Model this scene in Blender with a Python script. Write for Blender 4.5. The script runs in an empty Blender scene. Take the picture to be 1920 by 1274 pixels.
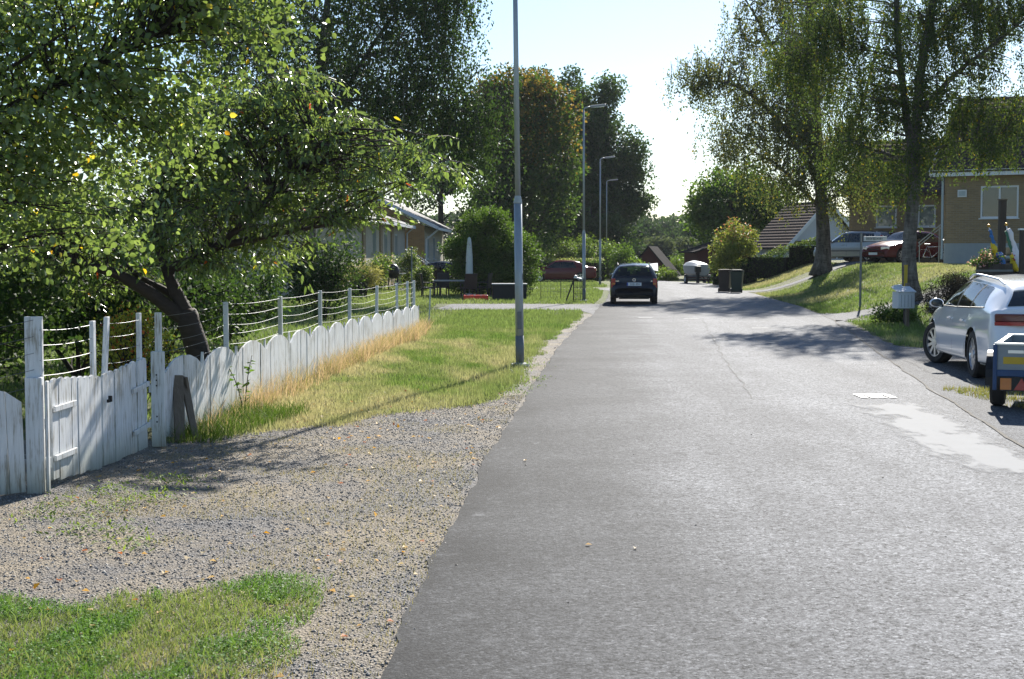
import bpy, math, numpy as np
from mathutils import Vector, Matrix, Euler
R = math.radians
rng = np.random.default_rng(11)
SC = bpy.context.scene
COL = SC.collection
F, CH, HZ = 2700.0, 1.8, 478.0          # focal length in photo pixels, eye height, horizon row
TH = math.atan((637 - HZ) / F)
SUN_AZ, SUN_EL = 14.5, 31.0

def ray(px, py):
    u, v = (px - 960) / F, (637 - py) / F
    return np.array([u, math.cos(TH) + v * math.sin(TH), -math.sin(TH) + v * math.cos(TH)])
def W(px, py, d):
    "point at forward distance d"
    r = ray(px, py); return np.array([0, 0, CH]) + r * (d / r[1])
def G(px, py, z=0.0):
    "point on the level z"
    r = ray(px, py); t = (z - CH) / r[2]; return np.array([0, 0, CH]) + r * t

# ------------------------------------------------------------------ objects
def props(o, label=None, cat=None, group=None, kind=None):
    if label: o['label'] = label
    if cat: o['category'] = cat
    if group: o['group'] = group
    if kind: o['kind'] = kind
    return o
def thing(name, label, cat, loc=(0, 0, 0), rz=0.0, group=None):
    o = bpy.data.objects.new(name, None); COL.objects.link(o)
    o.empty_display_size = 0.2
    o.location = [float(a) for a in loc]; o.rotation_euler = (0, 0, rz)
    return props(o, label, cat, group)
def mesh_np(name, V, Fc, mat, parent=None, col=None, smooth=False, uv=None):
    "one mesh object from numpy arrays; Fc is (M,3) or (M,4) or a list of those"
    V = np.asarray(V, dtype=np.float32).reshape(-1, 3)
    fs = Fc if isinstance(Fc, list) else [Fc]
    fs = [np.asarray(f, dtype=np.int32) for f in fs if len(f)]
    loops = np.concatenate([f.ravel() for f in fs])
    tot = np.concatenate([np.full(len(f), f.shape[1], dtype=np.int32) for f in fs])
    start = np.concatenate([[0], np.cumsum(tot)[:-1]]).astype(np.int32)
    me = bpy.data.meshes.new(name)
    me.vertices.add(len(V)); me.vertices.foreach_set('co', V.ravel())
    me.loops.add(len(loops)); me.loops.foreach_set('vertex_index', loops)
    me.polygons.add(len(tot)); me.polygons.foreach_set('loop_start', start)
    if smooth: me.polygons.foreach_set('use_smooth', np.ones(len(tot), dtype=bool))
    if col is not None:
        col = np.asarray(col, dtype=np.float32)
        if col.shape[1] == 3: col = np.hstack([col, np.ones((len(col), 1), np.float32)])
        a = me.attributes.new('col', 'FLOAT_COLOR', 'POINT'); a.data.foreach_set('color', col.ravel())
    if uv is not None:
        l = me.uv_layers.new(name='UVMap'); l.data.foreach_set('uv', np.asarray(uv, np.float32)[loops].ravel())
    me.update(calc_edges=True); me.validate()
    if mat: me.materials.append(mat)
    o = bpy.data.objects.new(name, me); COL.objects.link(o)
    if parent: o.parent = parent
    return o
def copy_tree(o, parent=None):
    c = o.copy(); COL.objects.link(c)
    if parent: c.parent = parent
    for ch in [k for k in o.children]: copy_tree(ch, c)
    return c

class MB:
    "collects shapes into ONE mesh object"
    def __init__(s): s.v = []; s.f = []
    def add(s, vs, fs):
        n = len(s.v); s.v += [tuple(map(float, a)) for a in vs]; s.f += [tuple(i + n for i in f) for f in fs]; return s
    def box(s, c, d, rz=0, rx=0, ry=0, M=None):
        h = [a / 2 for a in d]
        m = M if M is not None else Matrix.Translation(Vector([float(a) for a in c])) @ Euler((rx, ry, rz)).to_matrix().to_4x4()
        vs = [m @ Vector((x * h[0], y * h[1], z * h[2])) for x in (-1, 1) for y in (-1, 1) for z in (-1, 1)]
        return s.add(vs, [(0, 1, 3, 2), (4, 6, 7, 5), (0, 4, 5, 1), (2, 3, 7, 6), (0, 2, 6, 4), (1, 5, 7, 3)])
    def tube(s, pts, r, n=8, cap=True):
        P = np.array(pts, float); m = len(P)
        rr = np.full(m, r, float) if np.isscalar(r) else np.array(r, float)
        T = np.gradient(P, axis=0); T /= np.linalg.norm(T, axis=1)[:, None] + 1e-9
        ref = np.array([0, 0, 1.0]) if abs(T[0][2]) < .9 else np.array([1.0, 0, 0])
        vs = []
        for i in range(m):
            a = np.cross(T[i], ref); a /= np.linalg.norm(a) + 1e-9; b = np.cross(T[i], a)
            for k in range(n):
                t = 2 * math.pi * k / n; vs.append(P[i] + rr[i] * (math.cos(t) * a + math.sin(t) * b))
        fs = [(i * n + k, i * n + (k + 1) % n, (i + 1) * n + (k + 1) % n, (i + 1) * n + k) for i in range(m - 1) for k in range(n)]
        if cap: fs += [tuple(range(n))[::-1], tuple(range((m - 1) * n, m * n))]
        return s.add(vs, fs)
    def lathe(s, prof, n=16, M=Matrix(), cap=True):
        vs = []; m = len(prof)
        for r, z in prof:
            for k in range(n):
                t = 2 * math.pi * k / n; vs.append(M @ Vector((r * math.cos(t), r * math.sin(t), z)))
        fs = [(i * n + k, i * n + (k + 1) % n, (i + 1) * n + (k + 1) % n, (i + 1) * n + k) for i in range(m - 1) for k in range(n)]
        if cap: fs += [tuple(range(n))[::-1], tuple(range((m - 1) * n, m * n))]
        return s.add(vs, fs)
    def prism(s, poly, y0, y1, M=Matrix()):
        "poly in (x,z), swept from y0 to y1"
        n = len(poly)
        vs = [M @ Vector((x, y0, z)) for x, z in poly] + [M @ Vector((x, y1, z)) for x, z in poly]
        fs = [tuple(range(n)), tuple(range(n, 2 * n))[::-1]] + [(i, n + i, n + (i + 1) % n, (i + 1) % n) for i in range(n)]
        return s.add(vs, fs)
    def build(s, name, mat, parent=None, smooth=False, bevel=0, loc=None):
        me = bpy.data.meshes.new(name); me.from_pydata(s.v, [], s.f); me.update()
        if smooth: me.polygons.foreach_set('use_smooth', [True] * len(me.polygons))
        if mat: me.materials.append(mat)
        o = bpy.data.objects.new(name, me); COL.objects.link(o)
        if parent: o.parent = parent
        if loc is not None: o.location = loc
        if bevel:
            b = o.modifiers.new('bevel', 'BEVEL'); b.width = bevel; b.segments = 2; b.limit_method = 'ANGLE'; b.angle_limit = R(40)
        return o

def vnoise(x, y, seed=0):
    "smooth value noise 0..1"
    x = np.asarray(x, float); y = np.asarray(y, float)
    xi = np.floor(x).astype(np.int64); yi = np.floor(y).astype(np.int64)
    fx = x - xi; fy = y - yi; fx = fx * fx * (3 - 2 * fx); fy = fy * fy * (3 - 2 * fy)
    def h(a, b):
        n = (a * 374761393 + b * 668265263 + seed * 1442695041) & 0x7fffffff
        n = ((n ^ (n >> 13)) * 1274126177) & 0x7fffffff
        return ((n ^ (n >> 16)) & 0xffff) / 65535.0
    return (h(xi, yi) * (1 - fx) + h(xi + 1, yi) * fx) * (1 - fy) + (h(xi, yi + 1) * (1 - fx) + h(xi + 1, yi + 1) * fx) * fy
def fbm(x, y, seed=0):
    return (vnoise(x, y, seed) * .55 + vnoise(x * 2.1, y * 2.1, seed + 1) * .28 + vnoise(x * 4.3, y * 4.3, seed + 2) * .17)
def sstep(a, b, x):
    t = np.clip((np.asarray(x, float) - a) / (b - a), 0, 1); return t * t * (3 - 2 * t)
def mixc(a, b, t):
    a = np.asarray(a, float); b = np.asarray(b, float); t = np.asarray(t)[..., None]; return a * (1 - t) + b * t

# ------------------------------------------------------------------ materials
def new_mat(name):
    m = bpy.data.materials.new(name); m.use_nodes = True
    nt = m.node_tree; nt.nodes.clear()
    out = nt.nodes.new('ShaderNodeOutputMaterial')
    return m, nt, out
class N:
    "tiny node helper"
    def __init__(s, nt): s.nt = nt
    def __call__(s, t, ins=None, **kw):
        n = s.nt.nodes.new('ShaderNode' + t)
        for k, v in kw.items(): setattr(n, k, v)
        for k, v in (ins or {}).items():
            sock = n.inputs[k]
            if isinstance(v, bpy.types.NodeSocket): s.nt.links.new(v, sock)
            else:
                if isinstance(v, (tuple, list)) and len(v) == 3 and sock.type == 'RGBA': v = (*v, 1)
                sock.default_value = v
        return n
    def mix(s, fac, a, b, mode='MIX'):
        n = s.nt.nodes.new('ShaderNodeMix'); n.data_type = 'RGBA'; n.blend_type = mode
        for sock, v in ((n.inputs[0], fac), (n.inputs[6], a), (n.inputs[7], b)):
            if isinstance(v, bpy.types.NodeSocket): s.nt.links.new(v, sock)
            else: sock.default_value = (*v, 1) if isinstance(v, (tuple, list)) else v
        return n.outputs[2]
    def ramp(s, fac, stops):
        n = s.nt.nodes.new('ShaderNodeValToRGB'); s.nt.links.new(fac, n.inputs[0])
        e = n.color_ramp.elements
        while len(e) < len(stops): e.new(.5)
        for k, (p, c) in enumerate(stops): e[k].position = p; e[k].color = (*c, 1) if isinstance(c, (tuple, list)) else (c, c, c, 1)
        return n.outputs[0]
    def math(s, op, a, b=0.0):
        n = s.nt.nodes.new('ShaderNodeMath'); n.operation = op
        for sock, v in ((n.inputs[0], a), (n.inputs[1], b)):
            if isinstance(v, bpy.types.NodeSocket): s.nt.links.new(v, sock)
            else: sock.default_value = v
        return n.outputs[0]
    def noise(s, vec, scale, detail=3, rough=.6):
        return s('TexNoise', {'Vector': vec, 'Scale': scale, 'Detail': detail, 'Roughness': rough}).outputs[0]

def mat_simple(name, col, rough=.6, metal=0, var=.15, scale=8, bump=0, coat=0, spec=.4, obj=True, streak=None):
    "principled with some noise in tone"
    m, nt, out = new_mat(name); n = N(nt)
    tc = n('TexCoord').outputs['Object' if obj else 'Generated']
    if streak: tc = n('Mapping', {'Vector': tc, 'Scale': streak}).outputs[0]
    f = n.noise(tc, scale, 4)
    c = n.mix(f, tuple(a * (1 - var) for a in col), tuple(min(1, a * (1 + var)) for a in col))
    p = n('BsdfPrincipled', {'Base Color': c, 'Roughness': rough, 'Metallic': metal, 'Coat Weight': coat, 'Coat Roughness': .04, 'Specular IOR Level': spec})
    if bump: nt.links.new(n('Bump', {'Height': f, 'Strength': bump, 'Distance': .02}).outputs[0], p.inputs['Normal'])
    nt.links.new(p.outputs[0], out.inputs[0]); return m
def mat_leaf(name, trans=.45, rough=.42, spec=.5, tint=(1.25, 1.2, .55)):
    m, nt, out = new_mat(name); n = N(nt)
    a = n('Attribute', attribute_name='col').outputs['Color']
    p = n('BsdfPrincipled', {'Base Color': a, 'Roughness': rough, 'Specular IOR Level': spec})
    t = n('BsdfTranslucent', {'Color': n.mix(1.0, a, tint, 'MULTIPLY')})
    mx = n('MixShader', {0: trans, 1: p.outputs[0], 2: t.outputs[0]})
    nt.links.new(mx.outputs[0], out.inputs[0]); return m
def mat_paint(name, col, rough=.16, flake=.0):
    m, nt, out = new_mat(name); n = N(nt)
    tc = n('TexCoord').outputs['Object']
    dust = n.noise(tc, 2.5, 4)
    c = n.mix(n.math('MULTIPLY', dust, .05), col, (.25, .24, .22))
    p = n('BsdfPrincipled', {'Base Color': c, 'Roughness': rough, 'Metallic': flake, 'Specular IOR Level': .3, 'Coat Weight': .0 if max(col) < .2 else 1.0, 'Coat Roughness': .03})
    nt.links.new(p.outputs[0], out.inputs[0]); return m
def mat_glass(name, tint=(.02, .03, .03), clear=.0):
    m, nt, out = new_mat(name); n = N(nt)
    p = n('BsdfPrincipled', {'Base Color': tint, 'Roughness': .02, 'Specular IOR Level': .6, 'Coat Weight': .5})
    if clear > 0:
        t = n('BsdfTransparent', {'Color': (.72, .8, .78)})
        p = n('MixShader', {0: clear, 1: p.outputs[0], 2: t.outputs[0]})
    nt.links.new(p.outputs[0], out.inputs[0]); return m
def mat_brick(name, a, b, mortar, bw=.25, bh=.075):
    m, nt, out = new_mat(name); n = N(nt)
    tc = n('TexCoord').outputs['Object']
    s = n('SeparateXYZ', {0: tc})
    v = n('CombineXYZ', {0: n.math('ADD', s.outputs[0], s.outputs[1]), 1: s.outputs[2]}).outputs[0]
    br = n('TexBrick', {'Vector': v, 'Color1': a, 'Color2': b, 'Mortar': mortar, 'Scale': 1.0, 'Mortar Size': .007, 'Brick Width': bw, 'Row Height': bh, 'Bias': 0.0})
    c = n.mix(n.math('MULTIPLY', n.noise(tc, 1.3, 5), .45), br.outputs[0], tuple(x * .55 for x in a))
    p = n('BsdfPrincipled', {'Base Color': c, 'Roughness': .85})
    nt.links.new(n('Bump', {'Height': br.outputs[1], 'Strength': .5, 'Distance': .012, }, invert=True).outputs[0], p.inputs['Normal'])
    nt.links.new(p.outputs[0], out.inputs[0]); return m

M = {}
M['white_wood'] = None
def mk_white_wood():
    m, nt, out = new_mat('weathered white wood'); n = N(nt)
    tc = n('TexCoord').outputs['Object']
    st = n('Mapping', {'Vector': tc, 'Scale': (30, 30, 2.2)}).outputs[0]
    g = n.noise(st, 1.6, 5, .7); big = n.noise(tc, 3.0, 4)
    worn = n.ramp(n.math('MULTIPLY', g, n.math('ADD', big, .55)), [(.28, (.78, .79, .80)), (.55, (.64, .65, .655)), (.66, (.40, .38, .34)), (.76, (.26, .24, .20))])
    z = n('SeparateXYZ', {0: tc}).outputs[2]
    dirt = n.ramp(n.math('ADD', z, n.math('MULTIPLY', big, .25)), [(.10, (.36, .37, .30)), (.26, (.78, .79, .72)), (.42, (1, 1, 1))])
    p = n('BsdfPrincipled', {'Base Color': n.mix(1.0, worn, dirt, 'MULTIPLY'), 'Roughness': .6})
    nt.links.new(n('Bump', {'Height': g, 'Strength': .35, 'Distance': .006}).outputs[0], p.inputs['Normal'])
    nt.links.new(p.outputs[0], out.inputs[0]); return m
M['white_wood'] = mk_white_wood()
M['grey_wood'] = mat_simple('grey old wood', (.16, .13, .10), .85, var=.5, scale=3, bump=.6, streak=(12, 12, 1.2))
M['dark_wood'] = mat_simple('dark stained wood', (.045, .035, .03), .7, var=.4, scale=3, bump=.4, streak=(10, 10, 1))
M['galv'] = mat_simple('galvanised steel', (.36, .40, .42), .5, .55, var=.22, scale=14, streak=(1, 1, .35))
M['galv_dark'] = mat_simple('dark weathered steel', (.17, .185, .19), .6, .3, var=.25, scale=14)
M['wire'] = mat_simple('fence wire', (.17, .175, .18), .5, .6, var=.1)
M['black'] = mat_simple('black plastic', (.012, .012, .013), .5, var=.3)
M['black_soft'] = mat_simple('matt black', (.02, .02, .021), .8, var=.3)
M['rattan'] = mat_simple('black woven rattan', (.016, .015, .015), .6, var=.5, scale=60, bump=.5)
M['white_pl'] = mat_simple('white plastic', (.72, .74, .76), .4, var=.06)
M['white_metal'] = mat_simple('white painted metal', (.62, .64, .65), .4, var=.12, scale=5)
M['grey_pl'] = mat_simple('grey plastic', (.3, .31, .32), .5, var=.1)
M['concrete'] = mat_simple('concrete', (.36, .37, .38), .9, var=.2, scale=5, bump=.3)
M['stone'] = mat_simple('field stone', (.38, .36, .33), .9, var=.4, scale=4, bump=.6)
M['rubber'] = mat_simple('tyre rubber', (.018, .018, .019), .75, var=.25, scale=20)
M['alloy'] = mat_simple('alloy', (.62, .63, .65), .28, .9, var=.08)
M['chrome'] = mat_simple('chrome', (.8, .8, .82), .08, 1, var=.03)
M['red_lens'] = mat_simple('red lens', (.36, .012, .012), .15, var=.25, coat=1)
M['dark_lens'] = mat_simple('dark red lens', (.10, .008, .010), .12, var=.3, coat=1)
M['clear_lens'] = mat_simple('clear lens', (.55, .57, .58), .1, .3, var=.2, coat=1)
M['orange_lens'] = mat_simple('orange lens', (.5, .14, .01), .2, var=.2, coat=1)
M['plate'] = mat_simple('white number plate', (.7, .72, .74), .35, var=.05)
M['plate_blue'] = mat_simple('blue plate band', (.01, .05, .35), .35, var=.05)
M['ink'] = mat_simple('black lettering', (.015, .015, .018), .5, var=.05)
M['glass'] = mat_glass('window glass')
M['glass_sky'] = mat_glass('glass with sky reflection tinted in', (.10, .15, .17))  # pale blue base tint stands in for reflected sky
M['glass_clear'] = mat_glass('car glass', (.012, .018, .02), .62)
M['glass_tint'] = mat_glass('tinted car glass', (.010, .014, .016), .30)
M['bark_dark'] = mat_simple('dark bark', (.035, .028, .022), .95, var=.5, scale=5, bump=1.0, streak=(3, 3, .6))
M['bark_cherry'] = mat_simple('cherry bark', (.05, .036, .03), .8, var=.5, scale=5, bump=.8, streak=(1.5, 1.5, 4))
def mk_birch():
    m, nt, out = new_mat('birch bark'); n = N(nt)
    tc = n('TexCoord').outputs['Object']
    a = n.noise(n('Mapping', {'Vector': tc, 'Scale': (2.2, 2.2, .8)}).outputs[0], 2.5, 6, .7)
    b = n.noise(n('Mapping', {'Vector': tc, 'Scale': (2, 2, 14)}).outputs[0], 1.5, 3)
    c = n.ramp(n.math('ADD', n.math('MULTIPLY', a, .7), n.math('MULTIPLY', b, .3)), [(.38, (.028, .024, .020)), (.52, (.11, .10, .09)), (.68, (.22, .21, .19))])
    p = n('BsdfPrincipled', {'Base Color': c, 'Roughness': .9})
    nt.links.new(n('Bump', {'Height': a, 'Strength': 1.0, 'Distance': .05}).outputs[0], p.inputs['Normal'])
    nt.links.new(p.outputs[0], out.inputs[0]); return m
M['bark_birch'] = mk_birch()
M['leaf_gloss'] = mat_leaf('glossy leaves', .50, .27, 1.0, (1.25, 1.2, .8))
M['leaf'] = mat_leaf('leaves', .50, .6, .25, (1.2, 1.15, .7))
M['leaf_far'] = mat_leaf('distant leaves', .40, .8, .1)
M['grass'] = mat_leaf('grass blades', .42, .6, .2, (1.1, 1.1, .8))
M['dry'] = mat_leaf('dry grass', .4, .6, .3, (1.1, 1.0, .8))

# ------------------------------------------------------------------ camera, sun, sky
cd = bpy.data.cameras.new('camera'); cam = bpy.data.objects.new('camera', cd); COL.objects.link(cam)
cam.location = (0, 0, CH); cam.rotation_euler = (R(90) - TH, 0, 0)
cd.sensor_width = 36; cd.lens = 36 * F / 1920; cd.clip_end = 6000; cd.clip_start = .1
SC.camera = cam
sv = Vector((math.sin(R(SUN_AZ)) * math.cos(R(SUN_EL)), math.cos(R(SUN_AZ)) * math.cos(R(SUN_EL)), math.sin(R(SUN_EL))))
sd = bpy.data.lights.new('sun', 'SUN'); so = bpy.data.objects.new('sun', sd); COL.objects.link(so)
sd.energy = 5.0; sd.angle = R(.55); sd.color = (1, .95, .87)
so.rotation_euler = (-sv).to_track_quat('-Z', 'Y').to_euler(); so.location = (20, 60, 60)
wd = bpy.data.worlds.new('World'); SC.world = wd; wd.use_nodes = True
nt = wd.node_tree; nt.nodes.clear(); n = N(nt)
sky = n('TexSky', sky_type='NISHITA', sun_disc=False, sun_elevation=R(SUN_EL), sun_rotation=R(SUN_AZ), air_density=1.0, dust_density=.25, ozone_density=4.0)
bg = n('Background', {'Color': sky.outputs[0], 'Strength': .070})
wo = n('OutputWorld'); nt.links.new(bg.outputs[0], wo.inputs[0])
SC.view_settings.view_transform = 'Standard'; SC.view_settings.look = 'None'
SC.view_settings.exposure = 1.15; SC.view_settings.gamma = 1
cy = SC.cycles
cy.max_bounces = 6; cy.diffuse_bounces = 2; cy.glossy_bounces = 2; cy.transmission_bounces = 4; cy.transparent_max_bounces = 6
cy.caustics_reflective = False; cy.caustics_refractive = False; cy.sample_clamp_indirect = 4
# ------------------------------------------------------------------ terrain, road, gravel
XL = np.array([(-4, -.9), (0, -.75), (6.1, -.55), (11, -.33), (18.5, .17), (28.3, .94), (36, 1.65), (43, 2.4), (50, 3.05), (60, 4.0), (75, 5.1), (88, 6.2), (120, 8.9), (160, 12.0), (220, 17)])
XJ = np.array([(-4, 3.4), (0, 3.55), (8, 4.1), (13.8, 4.8), (16.9, 5.27), (21.9, 6.0), (27.5, 6.9), (39.8, 8.85), (50, 10.0), (69, 11.3), (80, 11.9), (88, 12.5), (93, 11.9), (97, 10.4), (102, 10.6), (120, 12.2), (160, 15.5), (220, 20.5)])
XH = np.array([(0, 15), (20, 14), (29, 11), (36, 9.3), (40, 9.05), (50, 10.2), (69, 11.5), (80, 12.3), (90, 14), (110, 19), (200, 30)])
xl = lambda y: np.interp(y, XL[:, 0], XL[:, 1])
xj = lambda y: np.interp(y, XJ[:, 0], XJ[:, 1])
FN = lambda y: np.interp(y, [-5, 10.75, 13.4, 33.75, 60], [-3.9, -3.54, -3.34, -2.19, -.8])     # fence line
def hz(x, y):
    x = np.asarray(x, float); y = np.asarray(y, float)
    t = (x - np.interp(y, XH[:, 0], XH[:, 1])) / 5.5
    h = (1.36 + .10 * sstep(63.5, 67.5, y)) * sstep(0, 1, t) * sstep(30, 47, y)
    h *= 1 - sstep(110, 160, y)
    return h + (fbm(x * .35, y * .35, 5) - .5) * .05 * sstep(0, 1.5, np.minimum(np.abs(x - xl(y)), 3) * (x < xl(y)) + t * (t > 0))
def strip(name, ys, x0, x1, nx, dz, mat, uvx=None, **kw):
    ys = np.asarray(ys); s = np.linspace(0, 1, nx)
    X = x0(ys)[:, None] * (1 - s) + x1(ys)[:, None] * s; Y = np.repeat(ys[:, None], nx, 1)
    V = np.stack([X, Y, hz(X, Y) + dz], -1).reshape(-1, 3)
    i = np.arange((len(ys) - 1) * nx).reshape(-1, nx)[:, :-1].ravel()
    Fq = np.stack([i, i + 1, i + nx + 1, i + nx], 1)
    uv = np.stack([(X - xl(Y)), (xj(Y) - X)], -1).reshape(-1, 2)
    o = mesh_np(name, V, Fq, mat, uv=uv, smooth=True); props(o, kind='structure', **kw); return o

def dry_at(x, y):
    "how dry the lawn is, 0..1"
    x = np.asarray(x, float); y = np.asarray(y, float)
    n1 = fbm(x * .9 + y * .25, y * .35, 3)
    verge = (x < xl(y)) * (x > FN(y) - .4)
    n2 = fbm(x * 3.1, y * 1.6, 13)
    d = verge * (1 - sstep(29, 37, y)) * (.10 + .6 * sstep(.38, .66, n1) + .8 * (n2 - .5)) * (1 - .6 * sstep(-.75, -.35, x - xl(y)))
    nearf = np.exp(-((x - FN(y) - .25) / .35) ** 2) * (y < 36) * (y > 13)
    right = (x > xj(y)) * (sstep(.42, .68, fbm(x * .28, y * .3, 9)) * .5 + .02 + .5 * (fbm(x * 2.2, y * 1.3, 19) - .4) + .12 * sstep(46, 60, y))
    left = (x < FN(y)) * .08 + (x < xl(y)) * (y > 36) * .12
    return np.clip(d + .5 * nearf + right + left, 0, 1)
def lawn_col(x, y, r=None):
    x = np.asarray(x, float); y = np.asarray(y, float)
    g = mixc((.105, .18, .04), (.165, .235, .062), fbm(x * .8, y * .8, 21))
    c = mixc(g, (.42, .37, .23), dry_at(x, y))
    return c
# the ground sheet reaches the horizon
def grid_axis(parts): return np.concatenate([np.arange(a, b, s) for a, b, s in parts] + [[parts[-1][1]]])
gx = grid_axis([(-2500, -400, 300), (-400, -60, 34), (-60, -14, 3), (-14, 22, .3), (22, 60, 2), (60, 400, 34), (400, 2500, 300)])
gy = grid_axis([(-60, 2, 6), (2, 50, .3), (50, 110, .8), (110, 200, 6), (200, 500, 30), (500, 5000, 450)])
X, Y = np.meshgrid(gx, gy); nx = len(gx)
V = np.stack([X, Y, hz(X, Y)], -1).reshape(-1, 3)
i = np.arange((len(gy) - 1) * nx).reshape(-1, nx)[:, :-1].ravel()
m, nt, out = new_mat('lawn soil'); n = N(nt)
a = n('Attribute', attribute_name='col').outputs['Color']; tc = n('TexCoord').outputs['Object']
f1 = n.noise(tc, 2.2, 5, .7); f2 = n.noise(n('Mapping', {'Vector': tc, 'Scale': (1, .6, 1)}).outputs[0], 26, 4, .8)
c = n.mix(n.ramp(f1, [(.35, 0.0), (.7, .6)]), a, (.30, .26, .12)); c = n.mix(n.ramp(f2, [(.35, .75), (.62, 0.0)]), c, (.035, .05, .012))
p = n('BsdfPrincipled', {'Base Color': c, 'Roughness': .9, 'Specular IOR Level': .2})
nt.links.new(n('Bump', {'Height': f2, 'Strength': 1.0, 'Distance': .08}).outputs[0], p.inputs['Normal']); nt.links.new(p.outputs[0], out.inputs[0])
M['lawn'] = m
props(mesh_np('ground', V, np.stack([i, i + 1, i + nx + 1, i + nx], 1), m, col=lawn_col(X, Y).reshape(-1, 3) * .8, smooth=True), kind='structure')

def mk_asphalt(name, base, dark_edge=True, light=1.0):
    m, nt, out = new_mat(name); n = N(nt)
    tc = n('TexCoord').outputs['Object']
    sp = n('TexVoronoi', {'Vector': tc, 'Scale': 60.0}, feature='F1'); sp2 = n('TexVoronoi', {'Vector': tc, 'Scale': 150.0}, feature='F1')
    pit = n.noise(tc, 30, 6, .85); mid = n.noise(tc, 7, 5, .65); big = n.noise(tc, .5, 5, .6)
    streak = n.noise(n('Mapping', {'Vector': tc, 'Scale': (1.5, .13, 1)}).outputs[0], 1.0, 5, .6)
    s1 = n.ramp(n('SeparateColor', {0: sp.outputs['Color']}).outputs[0], [(.0, .55), (.45, 1.05), (.85, 1.35), (.97, 2.0)])
    s2 = n.ramp(n('SeparateColor', {0: sp2.outputs['Color']}).outputs[1], [(.0, .6), (.6, 1.0), (.96, 1.7)])
    v = n.math('ADD', n.math('MULTIPLY', big, .5), n.math('MULTIPLY', streak, .5))
    b = n.mix(n.ramp(v, [(.36, 0.0), (.64, 1.0)]), tuple(x * .80 for x in base), tuple(x * 1.20 for x in base))
    b = n.mix(n.ramp(mid, [(.36, .35), (.55, 0.0)]), b, tuple(x * .6 for x in base))
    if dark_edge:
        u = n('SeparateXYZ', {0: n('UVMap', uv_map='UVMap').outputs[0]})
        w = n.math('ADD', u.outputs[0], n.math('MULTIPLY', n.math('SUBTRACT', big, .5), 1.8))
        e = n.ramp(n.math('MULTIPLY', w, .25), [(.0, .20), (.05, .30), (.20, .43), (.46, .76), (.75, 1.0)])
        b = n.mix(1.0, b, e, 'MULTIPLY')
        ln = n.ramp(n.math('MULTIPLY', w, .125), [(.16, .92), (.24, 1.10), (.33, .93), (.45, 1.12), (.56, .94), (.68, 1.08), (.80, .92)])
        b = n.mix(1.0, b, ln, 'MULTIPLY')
    c = n.mix(.85, b, s1, 'MULTIPLY'); c = n.mix(.6, c, s2, 'MULTIPLY')
    c = n.mix(n.ramp(pit, [(.42, 1.0), (.47, 0.0)]), c, tuple(x * .14 for x in base))
    oil = n('TexVoronoi', {'Vector': n('Mapping', {'Vector': tc, 'Scale': (1, .8, 1)}).outputs[0], 'Scale': .9}, feature='F1').outputs['Distance']
    c = n.mix(n.ramp(n.math('ADD', oil, n.math('MULTIPLY', mid, .12)), [(.085, .55), (.15, 0.0)]), c, tuple(x * .35 for x in base))
    pale = n.ramp(n.noise(tc, 3.2, 6, .7), [(.60, 0.0), (.74, .40)])
    c = n.mix(pale, c, tuple(min(1, x * 1.55) for x in base))
    p = n('BsdfPrincipled', {'Base Color': c, 'Roughness': .88, 'Specular IOR Level': .14})
    h = n.math('ADD', n.math('MULTIPLY', sp.outputs['Distance'], -1.0), n.math('MULTIPLY', pit, 1.2))
    nt.links.new(n('Bump', {'Height': h, 'Strength': .32, 'Distance': .010}).outputs[0], p.inputs['Normal'])
    nt.links.new(p.outputs[0], out.inputs[0]); return m
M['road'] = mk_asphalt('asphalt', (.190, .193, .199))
M['apron'] = mk_asphalt('old asphalt', (.125, .128, .134), False)
M['drive'] = mk_asphalt('grey paved drive', (.15, .15, .155), False)
M['pale'] = mk_asphalt('pale worn asphalt', (.23, .23, .23), False)
ys = np.concatenate([np.arange(-4, 50, .12), np.arange(50, 130, .5), np.arange(130, 221, 5)])
edge = lambda y: xl(y) + (fbm(y * .8, y * 0, 31) - .5) * .15 + (vnoise(y * 6, y * 0, 33) - .5) * .03 + (vnoise(y * 19, y * 0, 34) - .5) * .02
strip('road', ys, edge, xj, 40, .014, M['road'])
# parking strip on the right, older asphalt
PX = np.array([(-4, 12), (10, 12), (22, 12), (24.5, 10.5), (26.5, 8.2), (28.5, 7.55), (34, 8.35), (40, 9.15)])
strip('parking_strip', np.arange(-4, 40.01, .2), xj, lambda y: np.interp(y, PX[:, 0], PX[:, 1]) + (fbm(y * 2, y * 0, 8) - .5) * .25, 24, .010, M['apron'])
def slab(name, pts, dz, mat, sub=1.0, kind='structure'):
    "draped strip through left/right pairs"
    L = []; 
    for (a, b), (c, d) in zip(pts[:-1], pts[1:]):
        k = max(2, int(np.hypot(*(np.array(c) - np.array(a))) / sub))
        for t in np.linspace(0, 1, k, endpoint=False): L.append((np.array(a) * (1 - t) + np.array(c) * t, np.array(b) * (1 - t) + np.array(d) * t))
    L.append((np.array(pts[-1][0]), np.array(pts[-1][1])))
    nxx = 7; s = np.linspace(0, 1, nxx)
    P = np.array([[a * (1 - t) + b * t for t in s] for a, b in L])
    V = np.dstack([P, hz(P[..., 0], P[..., 1]) + dz]).reshape(-1, 3)
    i = np.arange((len(L) - 1) * nxx).reshape(-1, nxx)[:, :-1].ravel()
    uv = np.tile([3.0, 3.0], (len(V), 1))
    return props(mesh_np(name, V, np.stack([i, i + 1, i + nxx + 1, i + nxx], 1), mat, uv=uv, smooth=True), kind=kind)
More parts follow.
